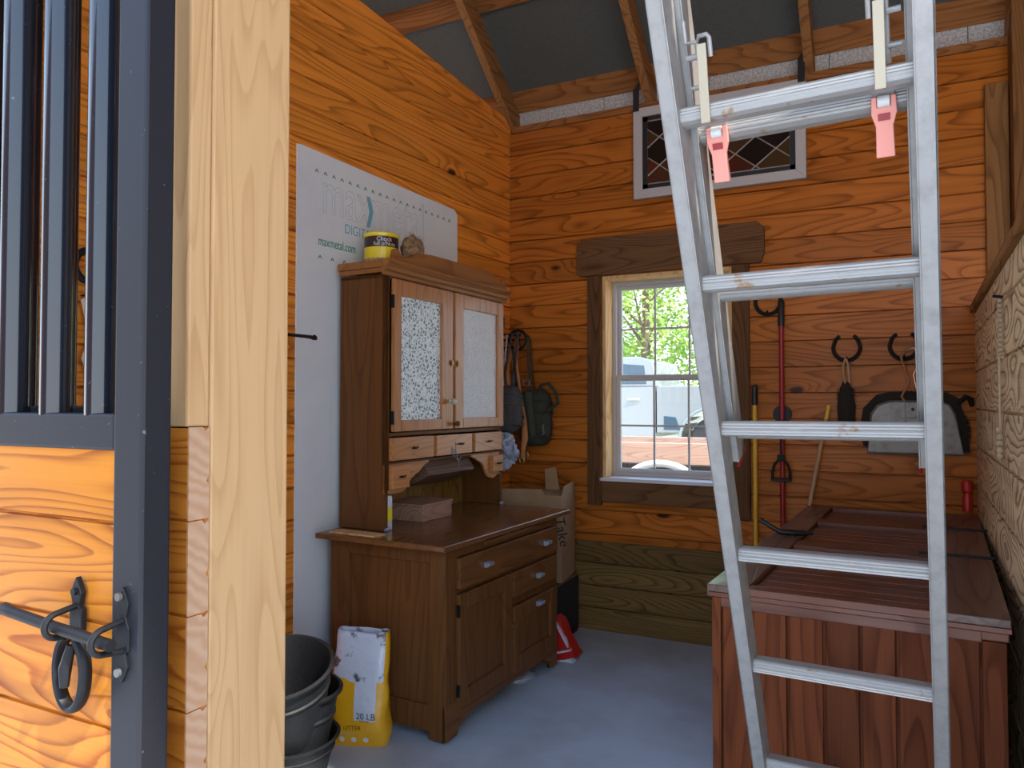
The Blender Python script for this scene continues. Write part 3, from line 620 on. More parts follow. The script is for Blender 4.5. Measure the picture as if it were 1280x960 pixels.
MB().tube([(.03, -.02, .35), (.045, .0, .30), (.04, .012, .22), (.045, -.01, .15), (.05, .02, .08), (.045, .0, -.06)], [.02, .034, .024, .03, .038, .026], 10).build('rope_bundle', 'cream', hl)
MB().tube([(.0005, -.02, .36), (.03, -.02, .362)], .004, 8).build('peg', 'iron', hl)

# bags in the far left corner
hb = root('bag_rack', Lw(.0, -.22, 1.83), -4, 'black iron bar rack with pulley wheel in far left corner', 'rack')
MB().box(.0005, .01, -.015, .015, -.11, .06).build('plate', 'iron', hb)
MB().tube([(.008, 0, 0), (.14, .02, -.005), (.19, .03, -.012)], .0065, 8).tube([(.008, 0, -.09), (.12, .02, -.085), (.17, .03, -.07)], .005, 8).build('bar', 'iron', hb)
pw = MB().tube([(.11 + .062 * math.cos(R(a)), .125, -.03 + .062 * math.sin(R(a))) for a in range(0, 360, 15)], .008, 8, closed=True)
for a in range(0, 360, 60): pw.tube([(.11, .125, -.03), (.11 + .06 * math.cos(R(a)), .125, -.03 + .06 * math.sin(R(a)))], .004, 6)
pw.lathe([(.014, .112), (.014, .138)], (.11, 0, -.03), 12, 'Y'); pw.tube([(.0005, .10, -.03), (.11, .125, -.03)], .006, 8); pw.build('pulley_wheel', 'iron', hb)
def pack(name, loc, rz, size, mat, label, strapc):
    r_ = root(name, loc, rz, label, 'bag'); a, b_, c = size
    MB().blob((0, 0, 0), (a, b_, c), 4, .08, 2, 5, .55).build('bag_body', mat, r_)
    MB().blob((a * .55, -b_ * .35, -c * .25), (a * .6, b_ * .55, c * .5), 3, .08, 2, 6, .5).build('pocket', mat, r_)
    st = MB()
    for i in range(4):
        z = c * (.62 - .4 * i); st.tube([(-a * .3, -b_ * 1.0, z), (a * .5, -b_ * 1.02, z), (a * 1.06, -b_ * .5, z - .01), (a * 1.06, b_ * .5, z - .01), (a * .3, b_ * 1.02, z)], .008, 6, flat=.4)
    st.build('webbing', 'webbing' if mat == 'grey_cloth' else strapc, r_)
    return r_
p = pack('grey_pack', (-2.045, 4.00, 1.36), 10, (.085, .085, .14), 'grey_cloth', 'grey webbed backpack hanging in far left corner beside cabinet', 'grey_cloth')
MB().tube([(0, 0, .12), (-.02, .03, .22), (-.005, .12, .46), (.015, .15, .475), (.03, .13, .45), (.03, .04, .2), (.03, .02, .13)], .009, 6, flat=.5).build('shoulder_strap', 'grey_cloth', p)
p = pack('green_pack', (-1.955, 4.215, 1.305), 0, (.095, .09, .175), 'green_cloth', 'dark olive green shoulder bag hanging on back wall beside grey pack', 'strap')
MB().tube([(-.03, 0, .15), (-.045, -.01, .30), (-.055, 0, .50), (-.07, .03, .515), (-.06, .05, .49), (-.045, .04, .3), (-.02, .03, .16)], .013, 6, flat=.4).build('shoulder_strap', 'strap', p)
MB().tube([(.02, -.03, .13), (.06, -.05, .20), (.11, -.05, .21), (.16, -.04, .15), (.17, -.04, .09), (.10, -.04, .04)], .011, 8).build('carry_handle', 'green_cloth', p)
MB().tube([(-.05 + .022 * math.cos(R(a)), -.03, .215 + .022 * math.sin(R(a))) for a in range(0, 360, 30)], .004, 6, closed=True).build('ring', 'tin', p)
MB().tube([(.085, -.07, -.03), (.088, -.09, -.07), (.10, -.09, -.09), (.085, -.09, -.10)], .005, 6).build('clip', 'tin', p)
MB().prism([(-.02, .16), (.02, .16), (.05, -.10), (.02, -.12)], 'Y', -.106, -.098).build('flap_strap', 'strap', p)
pb = root('plastic_bag', (-2.045, 3.97, 1.06), 0, 'crumpled clear plastic bag hanging under the grey backpack', 'bag')
MB().blob((0, 0, .05), (.075, .06, .105), 4, .5, 3.2, 9).build('bag_body', 'plasticbag', pb)
MB().tube([(0, .0, .14), (-.01, .0, .2), (-.06, .10, .52), (-.05, .13, .76)], .005, 6).build('bag_handle', 'plasticbag', pb)
lr = root('leather_harness', (-1.965, 4.10, 1.10), 0, 'tangled orange leather straps hanging between the two packs', 'harness')
MB().tube([(-.10, .08, .70), (-.08, .0, .55), (-.05, .0, .35), (-.01, .0, .18), (.0, -.02, .08), (-.02, -.02, -.04)], [.012, .02, .018, .014, .02, .008], 8, flat=.4).tube([(-.14, .06, .62), (-.12, -.04, .5), (-.10, -.05, .40), (-.07, .0, .3)], .02, 8, flat=.4).build('strap', 'orange', lr)
MB().tube([(-.06, -.06, .62), (-.05, -.04, .45), (-.03, -.03, .3), (0, -.04, .2)], .012, 8, flat=.5).build('dark_strap', 'blackm', lr)
MB().tube([(-.02 + .016 * math.cos(R(a)), -.02, -.05 + .02 * math.sin(R(a))) for a in range(0, 360, 30)], .004, 6, closed=True).tube([(.01 + .012 * math.cos(R(a)), -.02, -.02 + .02 * math.sin(R(a))) for a in range(0, 360, 30)], .004, 6, closed=True).build('buckle', 'brass', lr)

# cardboard boxes and red bag beyond the cabinet
cb = root('cardboard_box', (-1.85, 4.12, .36), 8, 'tan cardboard box with raised flap and black lettering, between cabinet and back wall', 'box')
c_ = MB().box(-.24, .15, -.17, .15, 0, .50); c_.build('carton', 'card', cb, bevel=.002)
MB().prism([(-.03, .50), (.06, .50), (.035, .64), (-.035, .625)], 'Y', .12, .126).build('flap', 'card', cb)
MB().prism([(-.24, .50), (.05, .50), (.03, .535), (-.22, .53)], 'Y', -.17, -.165).build('flap', 'card', cb); MB().prism([(-.17, .50), (.15, .50), (.12, .56), (-.10, .55)], 'X', .145, .15).build('flap', 'card', cb)
text('lettering', 'Take', .085, (.108, -.1715, .37), (R(90), R(78), 0), 'black', cb)
c2 = root('carton', (-1.83, 4.10, 0), 2, 'dark cardboard carton on floor under the tan cardboard box', 'box')
MB().box(-.22, .13, -.17, .19, 0.0, .355).build('carton', 'card_d', c2, bevel=.003); MB().box(.1305, .138, -.16, .18, .02, .34).build('open_side_shade', 'blackm', c2)  # black panel stands in for shade inside the carton
rb_ = root('red_bag', (-1.60, 3.80, 0), 0, 'crumpled red and white plastic bag on floor behind cabinet corner', 'bag')
m = MB().prism([(-.10, 0), (.075, 0), (.095, .03), (.05, .10), (.0, .21), (-.03, .23), (-.10, .18)], 'Y', -.04, .05); bmesh.ops.subdivide_edges(m.b, edges=m.b.edges, cuts=4, use_grid_fill=True)
for v in m.b.verts: v.co += Vector((0, 1, 0)) * .022 * mnoise.noise(v.co * 18)
m.build('bag_body', 'red_b', rb_, smooth=True)
MB().prism([(-.02, .21), (.0, .17), (.055, .08), (.045, .12)], 'Y', -.066, -.04).prism([(-.06, .035), (.07, .075), (.072, .067), (-.055, .025)], 'Y', -.068, -.04).build('white_print', 'bag_white', rb_)
MB().prism([(-.02, .003), (.09, .003), (.11, .028), (.085, .032), (.03, .012)], 'Y', -.068, -.058).build('bag_edge', 'bag_white', rb_)
rg_ = root('crumpled_rag', (-1.66, 3.42, 0), 0, 'crumpled pale rag on floor beneath right end of cabinet', 'rag')
MB().blob((0, 0, .016), (.05, .09, .018), 3, .5, 3, 4).build('cloth', 'bag_white', rg_)

# ================================================================== LITTER BAG AND TUBS
lb = root('litter_bag', (-1.955, 2.495, 0), 18, 'open yellow and white cat litter bag leaning on cabinet side, beside black tubs', 'bag')
def sheetbag(w, dpt, hgt, n=18):
    m = MB(); fr_, bk_ = [], []
    for j in range(n + 1):
        t_ = j / n; z = hgt * t_
        row = []
        for i in range(24):
            a = 2 * math.pi * i / 24; c_, s_ = math.cos(a), math.sin(a)
            ww = w * (1 + .06 * math.sin(t_ * 3.0) - .05 * t_); dd = dpt * (1 - .5 * t_ ** 2.2) * (.7 + .3 * min(1, t_ * 8))
            x = math.copysign(abs(c_) ** .55, c_) * ww; y = math.copysign(abs(s_) ** .7, s_) * dd + .03 * t_ + .0 * t_
            q = mnoise.noise(Vector((x * 9, y * 9 + 3, z * 9))) * .016
            row.append(m.b.verts.new((x + q, y + q, max(z + (.012 * mnoise.noise(Vector((x * 12, 1, j))) if j == n else 0), 0))))
        fr_.append(row)
    for A, B in zip(fr_, fr_[1:]):
        for i in range(24): m.b.faces.new((A[i], A[(i + 1) % 24], B[(i + 1) % 24], B[i]))
    m.b.faces.new(fr_[0][::-1]); m.sm = True
    return m
t = NT('litter_bag_print'); tc = t.n('TexCoord'); sp = t.n('SeparateXYZ'); t.t.links.new(tc.outputs['Object'], sp.inputs[0])
x_, z_ = sp.outputs[0], sp.outputs[2]
nz = t.noise(tc.outputs['Object'], 9, 3)
top = t.math('GREATER_THAN', t.math('ADD', z_, t.math('MULTIPLY', t.math('SUBTRACT', nz, .5), .10)), .265)
stripe = t.math('MULTIPLY', t.math('MULTIPLY', t.math('GREATER_THAN', x_, -.012), t.math('LESS_THAN', x_, .078)), t.math('GREATER_THAN', z_, .105))
topm = t.math('MULTIPLY', top, t.math('LESS_THAN', x_, .105))
topm = t.math('MULTIPLY', topm, t.math('GREATER_THAN', x_, -.115))
fill = t.math('MAXIMUM', topm, stripe)
spot = t.math('MULTIPLY', t.ramp(t.noise(t.xyz(x_, 0, z_), 13, 4), (.57, (0, 0, 0)), (.62, (1, 1, 1))), topm)
colr = t.mix(fill, (.80, .40, .01), (.60, .64, .72)); colr = t.mix(spot, colr, (.10, .10, .11))
t.col(colr); t.b.inputs['Roughness'].default_value = .32; t.b.inputs['Coat Weight'].default_value = .4; t.bump(t.noise(tc.outputs['Object'], 16, 3), .012, .6); M['litter'] = t.m
bb = sheetbag(.118, .062, .45).build('bag_body', 'litter', lb)
sd = bb.modifiers.new('thick', 'SOLIDIFY'); sd.thickness = .0015
from mathutils.bvhtree import BVHTree
bvh = BVHTree.FromPolygons([v.co.copy() for v in bb.data.vertices], [tuple(p.vertices) for p in bb.data.polygons])
def stick(o, d=Vector((0, 1, 0))):      # lay flat lettering onto the bag's curved surface
    mw = Matrix.Translation(o.location) @ o.rotation_euler.to_matrix().to_4x4() @ Matrix.Diagonal((*o.scale, 1))
    for v in o.data.vertices:
        p = mw @ v.co; st = p.copy(); st -= d * (st.dot(d) + .5)
        h_ = bvh.ray_cast(st, d)[0]
        v.co = (h_ if h_ else p) - d * .0016
    o.location = (0, 0, 0); o.rotation_euler = (0, 0, 0); o.scale = (1, 1, 1)
def ftext(s_, size, x, z, mat, rot=(R(90), 0, 0)):
    o = text('lettering', s_, size, (x, -.0, z), rot, mat, lb, ext=.0008)
    stick(o); return o
ftext('20 LB', .036, -.004, .112, 'black'); ftext('9.07 KG', .012, .012, .10, 'black'); ftext('CLAY LITTER', .024, -.12, .068, 'black'); ftext('FAST ABSORBING', .012, -.10, .050, 'white')
for i in range(3): stick(MB().lathe([(.011, 0), (.0001, 0)], (-.06 + i * .05, 0, .030), 20, 'Y', cap=False).build('round_mark', 'white', lb))
o = text('lettering', 'LITTER', .026, (0, .012, .13), (R(90), R(-90), R(90)), 'black', lb, ext=.0008); stick(o, Vector((-1, 0, 0)))
def tub(z, tilt, x, y, name, label, rr=.20, hh=.25):
    r_ = root(name, (x, y, z), 0, label, 'tub', 'stack of black rubber tubs')
    T = Matrix.Rotation(R(tilt[0]), 3, 'X') @ Matrix.Rotation(R(tilt[1]), 3, 'Y')
    pr = [(rr * .76, 0), (rr * .82, hh * .3), (rr * .90, hh * .66), (rr * .905, hh * .68), (rr * .935, hh * .69), (rr * .935, hh * .71), (rr * .91, hh * .73), (rr * .96, hh * .95), (rr * 1.03, hh * .97), (rr * 1.04, hh * 1.0), (rr * .97, hh * 1.01), (rr * .93, hh * .95), (rr * .74, hh * .05), (0.001, hh * .05)]
    MB().lathe(pr, n=48, cap=False, tilt=T).build('tub_body', 'rubber', r_)
    MB().lathe([(0.001, 0), (rr * .76, 0)], n=48, cap=False, tilt=T).build('base', 'rubber', r_)
tub(.0, (0, 0), -2.03, 2.15, 'rubber_tub', 'black rubber tub at bottom of stack on floor', .19, .15)
tub(.03, (-2, 3), -2.045, 2.145, 'rubber_tub', 'black ribbed rubber tub in middle of stack by litter bag', .195, .30)
tub(.175, (14, 6), -2.03, 2.13, 'rubber_tub', 'black rubber tub topmost of stack, tilted towards the doorway', .20, .27)

# ================================================================== CHEST
C = root('storage_chest', (-.478, 2.30, 0), -3.3, 'large reddish brown plank storage chest along right wall, slatted hinged lid', 'chest')
CW, CLn = .745, 2.0
b = MB(); b.box(.012, CW - .01, .012, CLn, .01, .80); b.build('carcass', 'cedar_v', C)
b = MB()
xs = [.028, .118, .217, .315, .408, .498, .60, .69]
for x0, x1 in zip(xs, xs[1:]): b.box(x0 + .0045, x1 - .0045, -.002, .0115, .01, .80)
b.build('front_planks', 'cedar_v', C, bevel=.0025)
MB().box(0, .027, -.006, .0115, .005, .815).build('corner_stile', 'cedar_v', C, bevel=.003); MB().box(.692, CW, -.004, .014, .005, .79).build('corner_stile', 'cedar_v', C, bevel=.003)
MB().box(.027, .692, -.006, .014, .785, .815).box(.0, CW + .005, -.004, .02, .792, .815).build('top_rail', 'cedar_x', C, bevel=.003)
MB().box(-.002, .01, .014, CLn, .005, .815).build('side_panel', 'cedar_v', C, bevel=.003); MB().box(CW - .012, CW, .014, CLn, .005, .815).build('side_panel', 'cedar_v', C, bevel=.003)
ld = MB(); zt = .852
ld.box(-.012, .105, -.012, CLn, .83, zt)
lidl = ld.build('lid_stile', 'cedar_y', C, bevel=.003)
for y0, y1 in ((-.012, .83), (.835, 1.47), (1.475, CLn)): MB().box(.605, .755, y0, y1, .83, zt).build('lid_stile', 'cedar_y', C, bevel=.003)
MB().box(-.012, .755, -.012, CLn, .817, .829).build('lid_base', 'cedar_x', C)
for y0, y1 in ((-.012, .83), (.835, 1.47), (1.475, CLn)):
    MB().box(.108, .602, y0, y0 + .055, .8295, zt - .001).build('lid_rail', 'cedar_x', C, bevel=.002)
    lp = MB().box(.108, .602, y1 - .07, y1, .8295, zt).build('lid_rail', 'cedar_x', C, bevel=.002)
    s2 = MB(); yy = y0 + .055; n = int((y1 - .07 - yy - .02) / .072); pt = (y1 - .09 - yy) / n
    for i in range(n): s2.box(.108, .602, yy + i * pt + .002, yy + (i + 1) * pt - .0035, .8295, .8345)
    s2.build('slats', 'cedar_x', lp, bevel=.002)
for yy in (.8325, 1.4725):
    MB().box(.53, .76, yy - .012, yy + .012, zt + .0005, zt + .004).tube([(.53, yy, zt + .004), (.77, yy, zt + .004)], .004, 8).build('strap_hinge', 'iron', C)
hd = root('black_pull_handle', (-.378, 3.29, .8525), 20, 'bent black plastic handle lying on left edge of chest lid', 'handle')
MB().tube([(.10, -.02, .008), (.02, -.03, .010), (-.03, -.02, .012), (-.085, .0, .045), (-.10, .01, .055)], [.009, .010, .010, .009, .011], 10).build('grip', 'black', hd)
MB().tube([(.08, .01, .008), (.0, .0, .012), (-.03, -.01, .014)], .008, 8).build('arm', 'black', hd)

# ================================================================== TOOLS ON BACK WALL
YB = BY
def horseshoe(name, x, z, r_, label, upside=True):
    r0 = root(name, (x, YB - .0005, z), 0, label, 'horseshoe', 'horseshoe hooks on back wall')
    pts = [(r_ * (1.0 if abs(a) < 95 else .96) * math.sin(R(a)), -.012, -r_ * 1.08 * math.cos(R(a))) for a in range(-148, 149, 8)]
    MB().tube(pts, [.011 + .003 * math.cos(R(a) / 1.7) for a in range(-148, 149, 8)], 8, flat=.8).build('shoe', 'iron', r0)
    MB().tube([(0, -.0, -r_ * 1.05), (0, -.035, -r_ * 1.08), (0, -.045, -r_ * .8)], .005, 8).build('hook', 'iron', r0)
    return r0
horseshoe('horseshoe', -.585, 1.965, .068, 'horseshoe hook left of red pole, right of window')
horseshoe('horseshoe', -.186, 1.695, .066, 'horseshoe hook holding the black hand brush')
horseshoe('horseshoe', .085, 1.695, .066, 'horseshoe hook holding the tin dustpan')
o = root('yellow_handled_tool', (-.655, YB - .05, 0), 0, 'yellow pole with black grip standing by window casing', 'tool')
MB().tube([(0.0, 0, .05), (-.0, 0, 1.39)], .013, 14).build('pole', 'tool_yellow', o); MB().tube([(0, 0, 1.385), (0, 0, 1.49), (0, 0, 1.497)], [.0165, .0165, .010], 14).build('grip', 'black', o)
MB().prism([(-.07, 0), (.07, 0), (.06, .06), (-.06, .06)], 'Y', -.02, .02).build('head', 'blackm', o)
o = root('red_pole', (-.512, YB - .045, 0), 0, 'dark red pole with black top standing against back wall', 'tool')
MB().tube([(.0, 0, .05), (.0, 0, 1.86)], .0135, 14).build('pole', 'red', o); MB().tube([(0, 0, 1.82), (0, 0, 1.955), (0, 0, 1.965)], [.017, .017, .01], 14).build('grip', 'black', o)
MB().prism([(-.08, 0), (.08, 0), (.07, .06), (-.07, .06)], 'Y', -.02, .02).build('head', 'blackm', o)
o = root('stirrup', (-.515, YB - .075, 1.03), 0, 'black iron stirrup hanging in front of red pole', 'stirrup')
MB().tube([(-.045, 0, -.045), (-.045, 0, -.01), (-.035, 0, .03), (-.015, 0, .055), (.015, 0, .055), (.035, 0, .03), (.045, 0, -.01), (.045, 0, -.045)], .0075, 8).build('arch', 'iron', o)
MB().box(-.052, .052, -.022, .022, -.058, -.044).build('tread', 'iron', o, bevel=.003); MB().box(-.02, .02, -.007, .007, .055, .085).build('leather_loop', 'blackm', o, bevel=.002)
MB().tube([(0, 0, .08), (0, .02, .28), (0, .07, .30)], .005, 6).build('hanger', 'blackm', o)
o = root('iron_rosette', (-.515, YB - .0005, 1.335), 0, 'round dark iron hook behind red pole', 'hook')
MB().lathe([(.048, -.006), (.05, -.003), (.05, 0)], n=24, axis='Y').build('disc', 'iron', o)
o = root('hand_brush', (-.19, YB - .04, 1.33), 0, 'black bristled hand brush hanging from horseshoe hook', 'brush')
MB().tube([(.0, -.0, .31), (-.012, 0, .27), (-.012, 0, .22), (-.003, 0, .17)], [.006, .012, .013, .012], 10, flat=.6).tube([(0, 0, .31), (.010, 0, .27), (.016, 0, .20), (.018, 0, .15)], .006, 8).build('handle', 'broomstick', o)
m = MB().blob((0, 0, .03), (.042, .026, .15), 4, .18, 5, 2); m.build('bristles', 'bristle', o)
m = MB()
for i in range(500):
    a = random.uniform(0, 6.28); z = random.uniform(-.10, .15); p = Vector((.038 * math.cos(a), .022 * math.sin(a), z)); q = p + Vector((math.cos(a) * .012, math.sin(a) * .008, random.uniform(-.012, .004))); m.add([p - Vector((0, 0, .0012)), p + Vector((0, 0, .0012)), q], [(0, 1, 2)])
m.build('loose_bristles', 'bristle', o)['kind'] = 'stuff'
o = root('dustpan', (.125, YB - .05, 1.15), 0, 'large galvanised tin dustpan hanging on back wall by wire handle', 'dustpan')
pts = [(-.215, -.01), (.215, -.01), (.18, .19), (.155, .235), (.11, .255), (-.11, .255), (-.165, .235), (-.195, .19)]
MB().prism(pts, 'Y', -.008, -.004).build('pan', 'tin', o, bevel=.002)
MB().tube([(x_, -.008, z_) for x_, z_ in pts], .005, 8, closed=True).build('rolled_rim', 'tin', o)
MB().box(-.04, .06, -.014, -.008, .17, .25).build('handle_plate', 'tin', o, bevel=.002)
for hx_, hz_ in ((-.005, .215), (-.04, .145)): MB().lathe([(.008, -.018), (.010, -.008)], (hx_, 0, hz_), 12, 'Y').build('rivet', 'iron', o)
MB().tube([(-.04, -.012, .255), (-.055, -.012, .28), (-.03, -.012, .33), (-.02, -.012, .36), (-.04, -.012, .43), (-.055, -.006, .48), (-.04, -.002, .515), (-.0, -.0, .53), (.03, -.002, .50), (.03, -.006, .46), (-.0, -.012, .39), (.01, -.012, .33), (.035, -.012, .28), (.025, -.012, .255)], .0055, 8).build('wire_handle', 'wire', o)
o = root('scrub_brush', (.125, YB - .012, 1.15), 0, 'wide dark bristled brush head on back wall behind dustpan', 'brush')
m = MB().prism([(-.235, .02), (-.25, .12), (-.235, .22), (-.17, .29), (-.11, .305), (.15, .30), (.20, .27), (.235, .12), (.245, .0)], 'Y', -.02, .0); m.build('brush_head', 'bristle', o)
m = MB()
for i in range(700):
    t_ = random.random(); a = R(200 - 220 * t_); p = Vector((.225 * math.cos(a), -.01, .10 + .19 * math.sin(a))); q = p + Vector((math.cos(a) * .03, random.uniform(-.01, .0), math.sin(a) * .025)); d_ = Vector((math.sin(a), 0, -math.cos(a))) * .002
    m.add([p - d_, p + d_, q], [(0, 1, 2)])
m.build('bristle_fringe', 'bristle', o)['kind'] = 'stuff'
MB().tube([(.19, -.025, .24), (.23, -.03, .28), (.25, -.03, .265), (.255, -.02, .23)], [.008, .014, .016, .010], 8).build('knob', 'iron', o)
o = root('pale_stick', (-.39, YB - .09, .853), 0, 'bare wooden stick leaning on back wall behind chest', 'stick')
MB().tube([(.02, -.03, .0), (.10, .06, .46)], .011, 12).build('stick', 'broomstick', o); MB().tube([(.10, .06, .455), (.113, .075, .53)], .0125, 12).build('yellow_end', 'tool_yellow', o)
o = root('red_bottle', (.352, YB - .06, .90), 0, 'bright red plastic bottle in corner behind chest', 'bottle')
MB().lathe([(.0, -.04), (.021, -.037), (.022, .03), (.017, .04), (.017, .055), (.025, .062), (.027, .10), (.018, .115), (0.001, .118)], n=20, cap=False).build('bottle_body', 'red_b', o)
# rope on right wall
def Rw(x, y, z): a = R(-2); return (.40 + x * math.cos(a) - y * math.sin(a), 4.36 + x * math.sin(a) + y * math.cos(a), z)
o = root('wall_rope', Rw(0, -1.40, 1.25), -2, 'thin pale rope with knotted end hanging on right wall', 'rope')
MB().tube([(-.012, -.01, .50), (-.012, -.012, .2), (-.012, -.01, .06)], .004, 8).build('rope_line', 'rope', o)
m = MB()
for i in range(12): m.tube([(-.012 + .006 * math.cos(a / 3), -.045 + .012 * math.sin(a), .30 + i * .016 + .002 * a) for a in range(0, 7)], .006, 6)
m.build('coil', 'rope', o); m = MB()
for i in range(5): m.blob((-.014, -.01 + .006 * (-1) ** i, -.03 + i * .022), (.011, .013, .012), 2, .3, 3, i)
m.build('knots', 'rope', o); MB().tube([(-.0005, -.03, .50), (-.03, -.03, .505)], .005, 8).build('peg', 'iron', o)

# ================================================================== LADDER
P0 = Vector((-.315, 1.302, 1.902)); D = Vector((.009, .127, -.277)).normalized(); Wv = Vector((.359, -.02, 0)).normalized(); Wv = (Wv - D * Wv.dot(D)).normalized()
ft = P0 + D * (1.902 / -D.z)
Nv = (-D).cross(Wv)            # points away from the camera
Mx = Matrix(((Wv.x, Nv.x, -D.x, ft.x), (Wv.y, Nv.y, -D.y, ft.y), (Wv.z, Nv.z, -D.z, ft.z), (0, 0, 0, 1)))
LG = root('extension_ladder', None, 0, 'worn aluminium extension ladder leaning in doorway before chest', 'ladder', mat=Mx)
Wd = .359; LH = 3.9; k0 = (P0 - ft).length
def rail(x, sgn, y0, y1, z0, z1, fl=.030, tk=.004):
    m = MB(); a, b_ = sorted((x, x + sgn * tk)); m.box(a, b_, y0, y1, z0, z1)
    a, b_ = sorted((x, x + sgn * fl)); m.box(a, b_, y0, y0 + tk, z0, z1).box(a, b_, y1 - tk, y1, z0, z1)
    m.box(min(x + sgn * fl, x + sgn * (fl - tk)), max(x + sgn * fl, x + sgn * (fl - tk)), y0, y0 + .008, z0, z1)
    m.box(min(x, x + sgn * .003), max(x, x + sgn * .003), y0 - .002, y0, z0, z1)
    return m
for x, s_ in ((0, -1), (Wd, 1)): rail(x, s_, -.032, .032, .012, LH).build('rail', 'alu', LG, bevel=.001)
for x, s_ in ((0, -1), (Wd, 1)): MB().prism([(-.038, -.0), (.038, -.0), (.034, .05), (-.034, .05)], 'X', min(x, x + s_ * .034), max(x, x + s_ * .034)).build('foot', 'black', LG)
def rung(z, y, x0, x1, name='rung'):
    pts = []; ca, sa = math.cos(R(-24)), math.sin(R(-24))
    prof = [(.020, .014), (-.012, .0145)] + [((-.020 - .0016 * (q % 2)) * 1.0 + .004 * abs(q - 5) / 5., .012 - .0028 * q) for q in range(0, 10)] + [(-.008, -.0165), (.012, -.0165), (.020, -.010)]
    for a, b_ in prof: pts.append((y + a * ca - b_ * sa, z + a * sa + b_ * ca))
    return MB().prism(pts, 'X', x0, x1).build(name, 'alu_rung', LG, smooth=False)
nr = int(k0 / .3048); zl = k0 - nr * .3048
z = zl
while z < LH - .05: rung(z, 0, .0, Wd); z += .3048
FZ = k0 - 3 * .3048 + .3048 - .46 + .0
fz0 = k0 - .3048 * 2 - .10
for x, s_ in ((.012, -1), (Wd - .012, 1)):
    rail(x, s_, .038, .098, fz0, LH + .3, fl=.030).build('fly_rail', 'alu', LG, bevel=.001)
    MB().prism([(.038, fz0 - .012), (.098, fz0 - .002), (.098, fz0 + .03), (.09, fz0 + .03), (.07, fz0)], 'X', min(x, x + s_ * .006), max(x, x + s_ * .006)).build('red_end_cap', 'red', LG)
z = k0 - 2 * .3048 - .040
while z < LH + .2: rung(z, .068, .012, Wd - .012, 'fly_rung'); z += .3048
for x, s_ in ((.045, 1), (Wd - .045, -1)):
    m = MB(); m.prism([(-.030, -.012), (-.026, -.014), (.006, .112), (.001, .114)], 'X', x - .008, x + .008)
    rl = m.build('rung_lock', 'lock_tan', LG, bevel=.001)
    MB().tube([(x - s_ * .028, .012, .155), (x - s_ * .028, .012, .120), (x - s_ * .008, .012, .118), (x - s_ * .004, .008, .126), (x + s_ * .010, .006, .126), (x + s_ * .014, .004, .12), (x + s_ * .014, .002, .09)], .004, 8).tube([(x - s_ * .010, .012, .12), (x - s_ * .010, .026, .02)], .004, 8).tube([(x - s_ * .030, .014, .095), (x - s_ * .010, .014, .095)], .005, 8).tube([(x - s_ * .030, .02, .045), (x - s_ * .010, .02, .045)], .004, 8).build('hook', 'alu', rl)
    MB().box(x - .017, x + .017, .046, .074, -.036, -.014).build('housing', 'alu', rl, bevel=.002)
    MB().lathe([(.010, -.009), (.010, .009)], (x, .040, -.036), 14, 'X').build('roller', 'white', rl)
    pf = [(x - .018, -.028), (x - .019, -.055), (x - .013, -.075), (x - .014, -.125), (x + .014, -.125), (x + .013, -.075), (x + .019, -.055), (x + .018, -.028), (x + .010, -.028), (x + .010, -.045), (x - .010, -.045), (x - .010, -.028)]
    MB().prism(pf, 'Y', .036, .048).build('flipper', 'pink', rl, bevel=.0015)
    MB().box(x - .009, x + .009, .034, .0365, -.066, -.055).build('flipper_slot', 'red', rl)
    for c_ in [rl]: c_.location = (0, 0, k0)

# ================================================================== OUTSIDE
gd = MB().add([(-30, 4.6, -.12), (30, 4.6, -.12), (30, 9, .25), (-30, 9, .25), (30, 14, .42), (-30, 14, .42), (30, 60, .9), (-30, 60, .9)], [(0, 1, 2, 3), (3, 2, 4, 5), (5, 4, 6, 7)])
for v in list(gd.b.verts): pass
tag(gd.build('ground_outside', 'grass'), kind='structure')
T = root('pickup_truck', (-2.47, 13.0, .40), 0, 'silver pickup truck parked outside, seen through window', 'truck')
# local: x to the rear (right), wheel centre rear at x=0; the truck faces left
def side(name, pts, mat, y0, y1, bev=.02): return MB().prism(pts, 'Y', y0, y1).build(name, mat, T, bevel=bev)
ar = [(.47 * math.cos(R(a)), .38 + .47 * math.sin(R(a))) for a in range(180, -1, -15)]
ar = [(x_ * 1.15, .38 + (z_ - .38) * 1.15) for x_, z_ in ar]
side('bed', [(-.92, .50), (-.92, 1.22), (-.88, 1.27), (1.15, 1.27), (1.2, 1.2), (1.2, .55), (.56, .50)] + ar[::-1][:] + [(-.56, .50)], 'truck', -.95, .95)
fa = [(-3.45 + .47 * math.cos(R(a)), .38 + .47 * math.sin(R(a))) for a in range(0, 181, 15)]
side('cab_body', [(-.95, .42), (-2.98, .42)] + fa + [(-4.2, .45), (-4.35, .7), (-4.3, 1.05), (-3.9, 1.18), (-2.95, 1.24), (-.95, 1.26)], 'truck', -.95, .95)
side('cab_roof', [(-.97, 1.26), (-.98, 1.5), (-1.03, 1.70), (-1.25, 1.77), (-2.1, 1.77), (-2.35, 1.72), (-2.9, 1.25)], 'truck', -.85, .85)
side('rear_side_window', [(-1.12, 1.31), (-1.16, 1.62), (-1.72, 1.67), (-1.75, 1.31)], 'tint', -.86, -.845, .005); side('front_side_window', [(-1.83, 1.31), (-1.80, 1.67), (-2.25, 1.66), (-2.65, 1.31)], 'tint', -.86, -.845, .005)
side('side_step', [(-2.9, .33), (-1.0, .33), (-1.0, .42), (-2.9, .42)], 'blackm', -.98, -.8, .01)
side('door_seam', [(-.965, .5), (-.935, .5), (-.935, 1.27), (-.965, 1.27)], 'blackm', -.953, -.9, 0)
side('lower_vent', [(-.80, .55), (-.52, .55), (-.60, .76), (-.80, .78)], 'tint', -.956, -.94, .01)
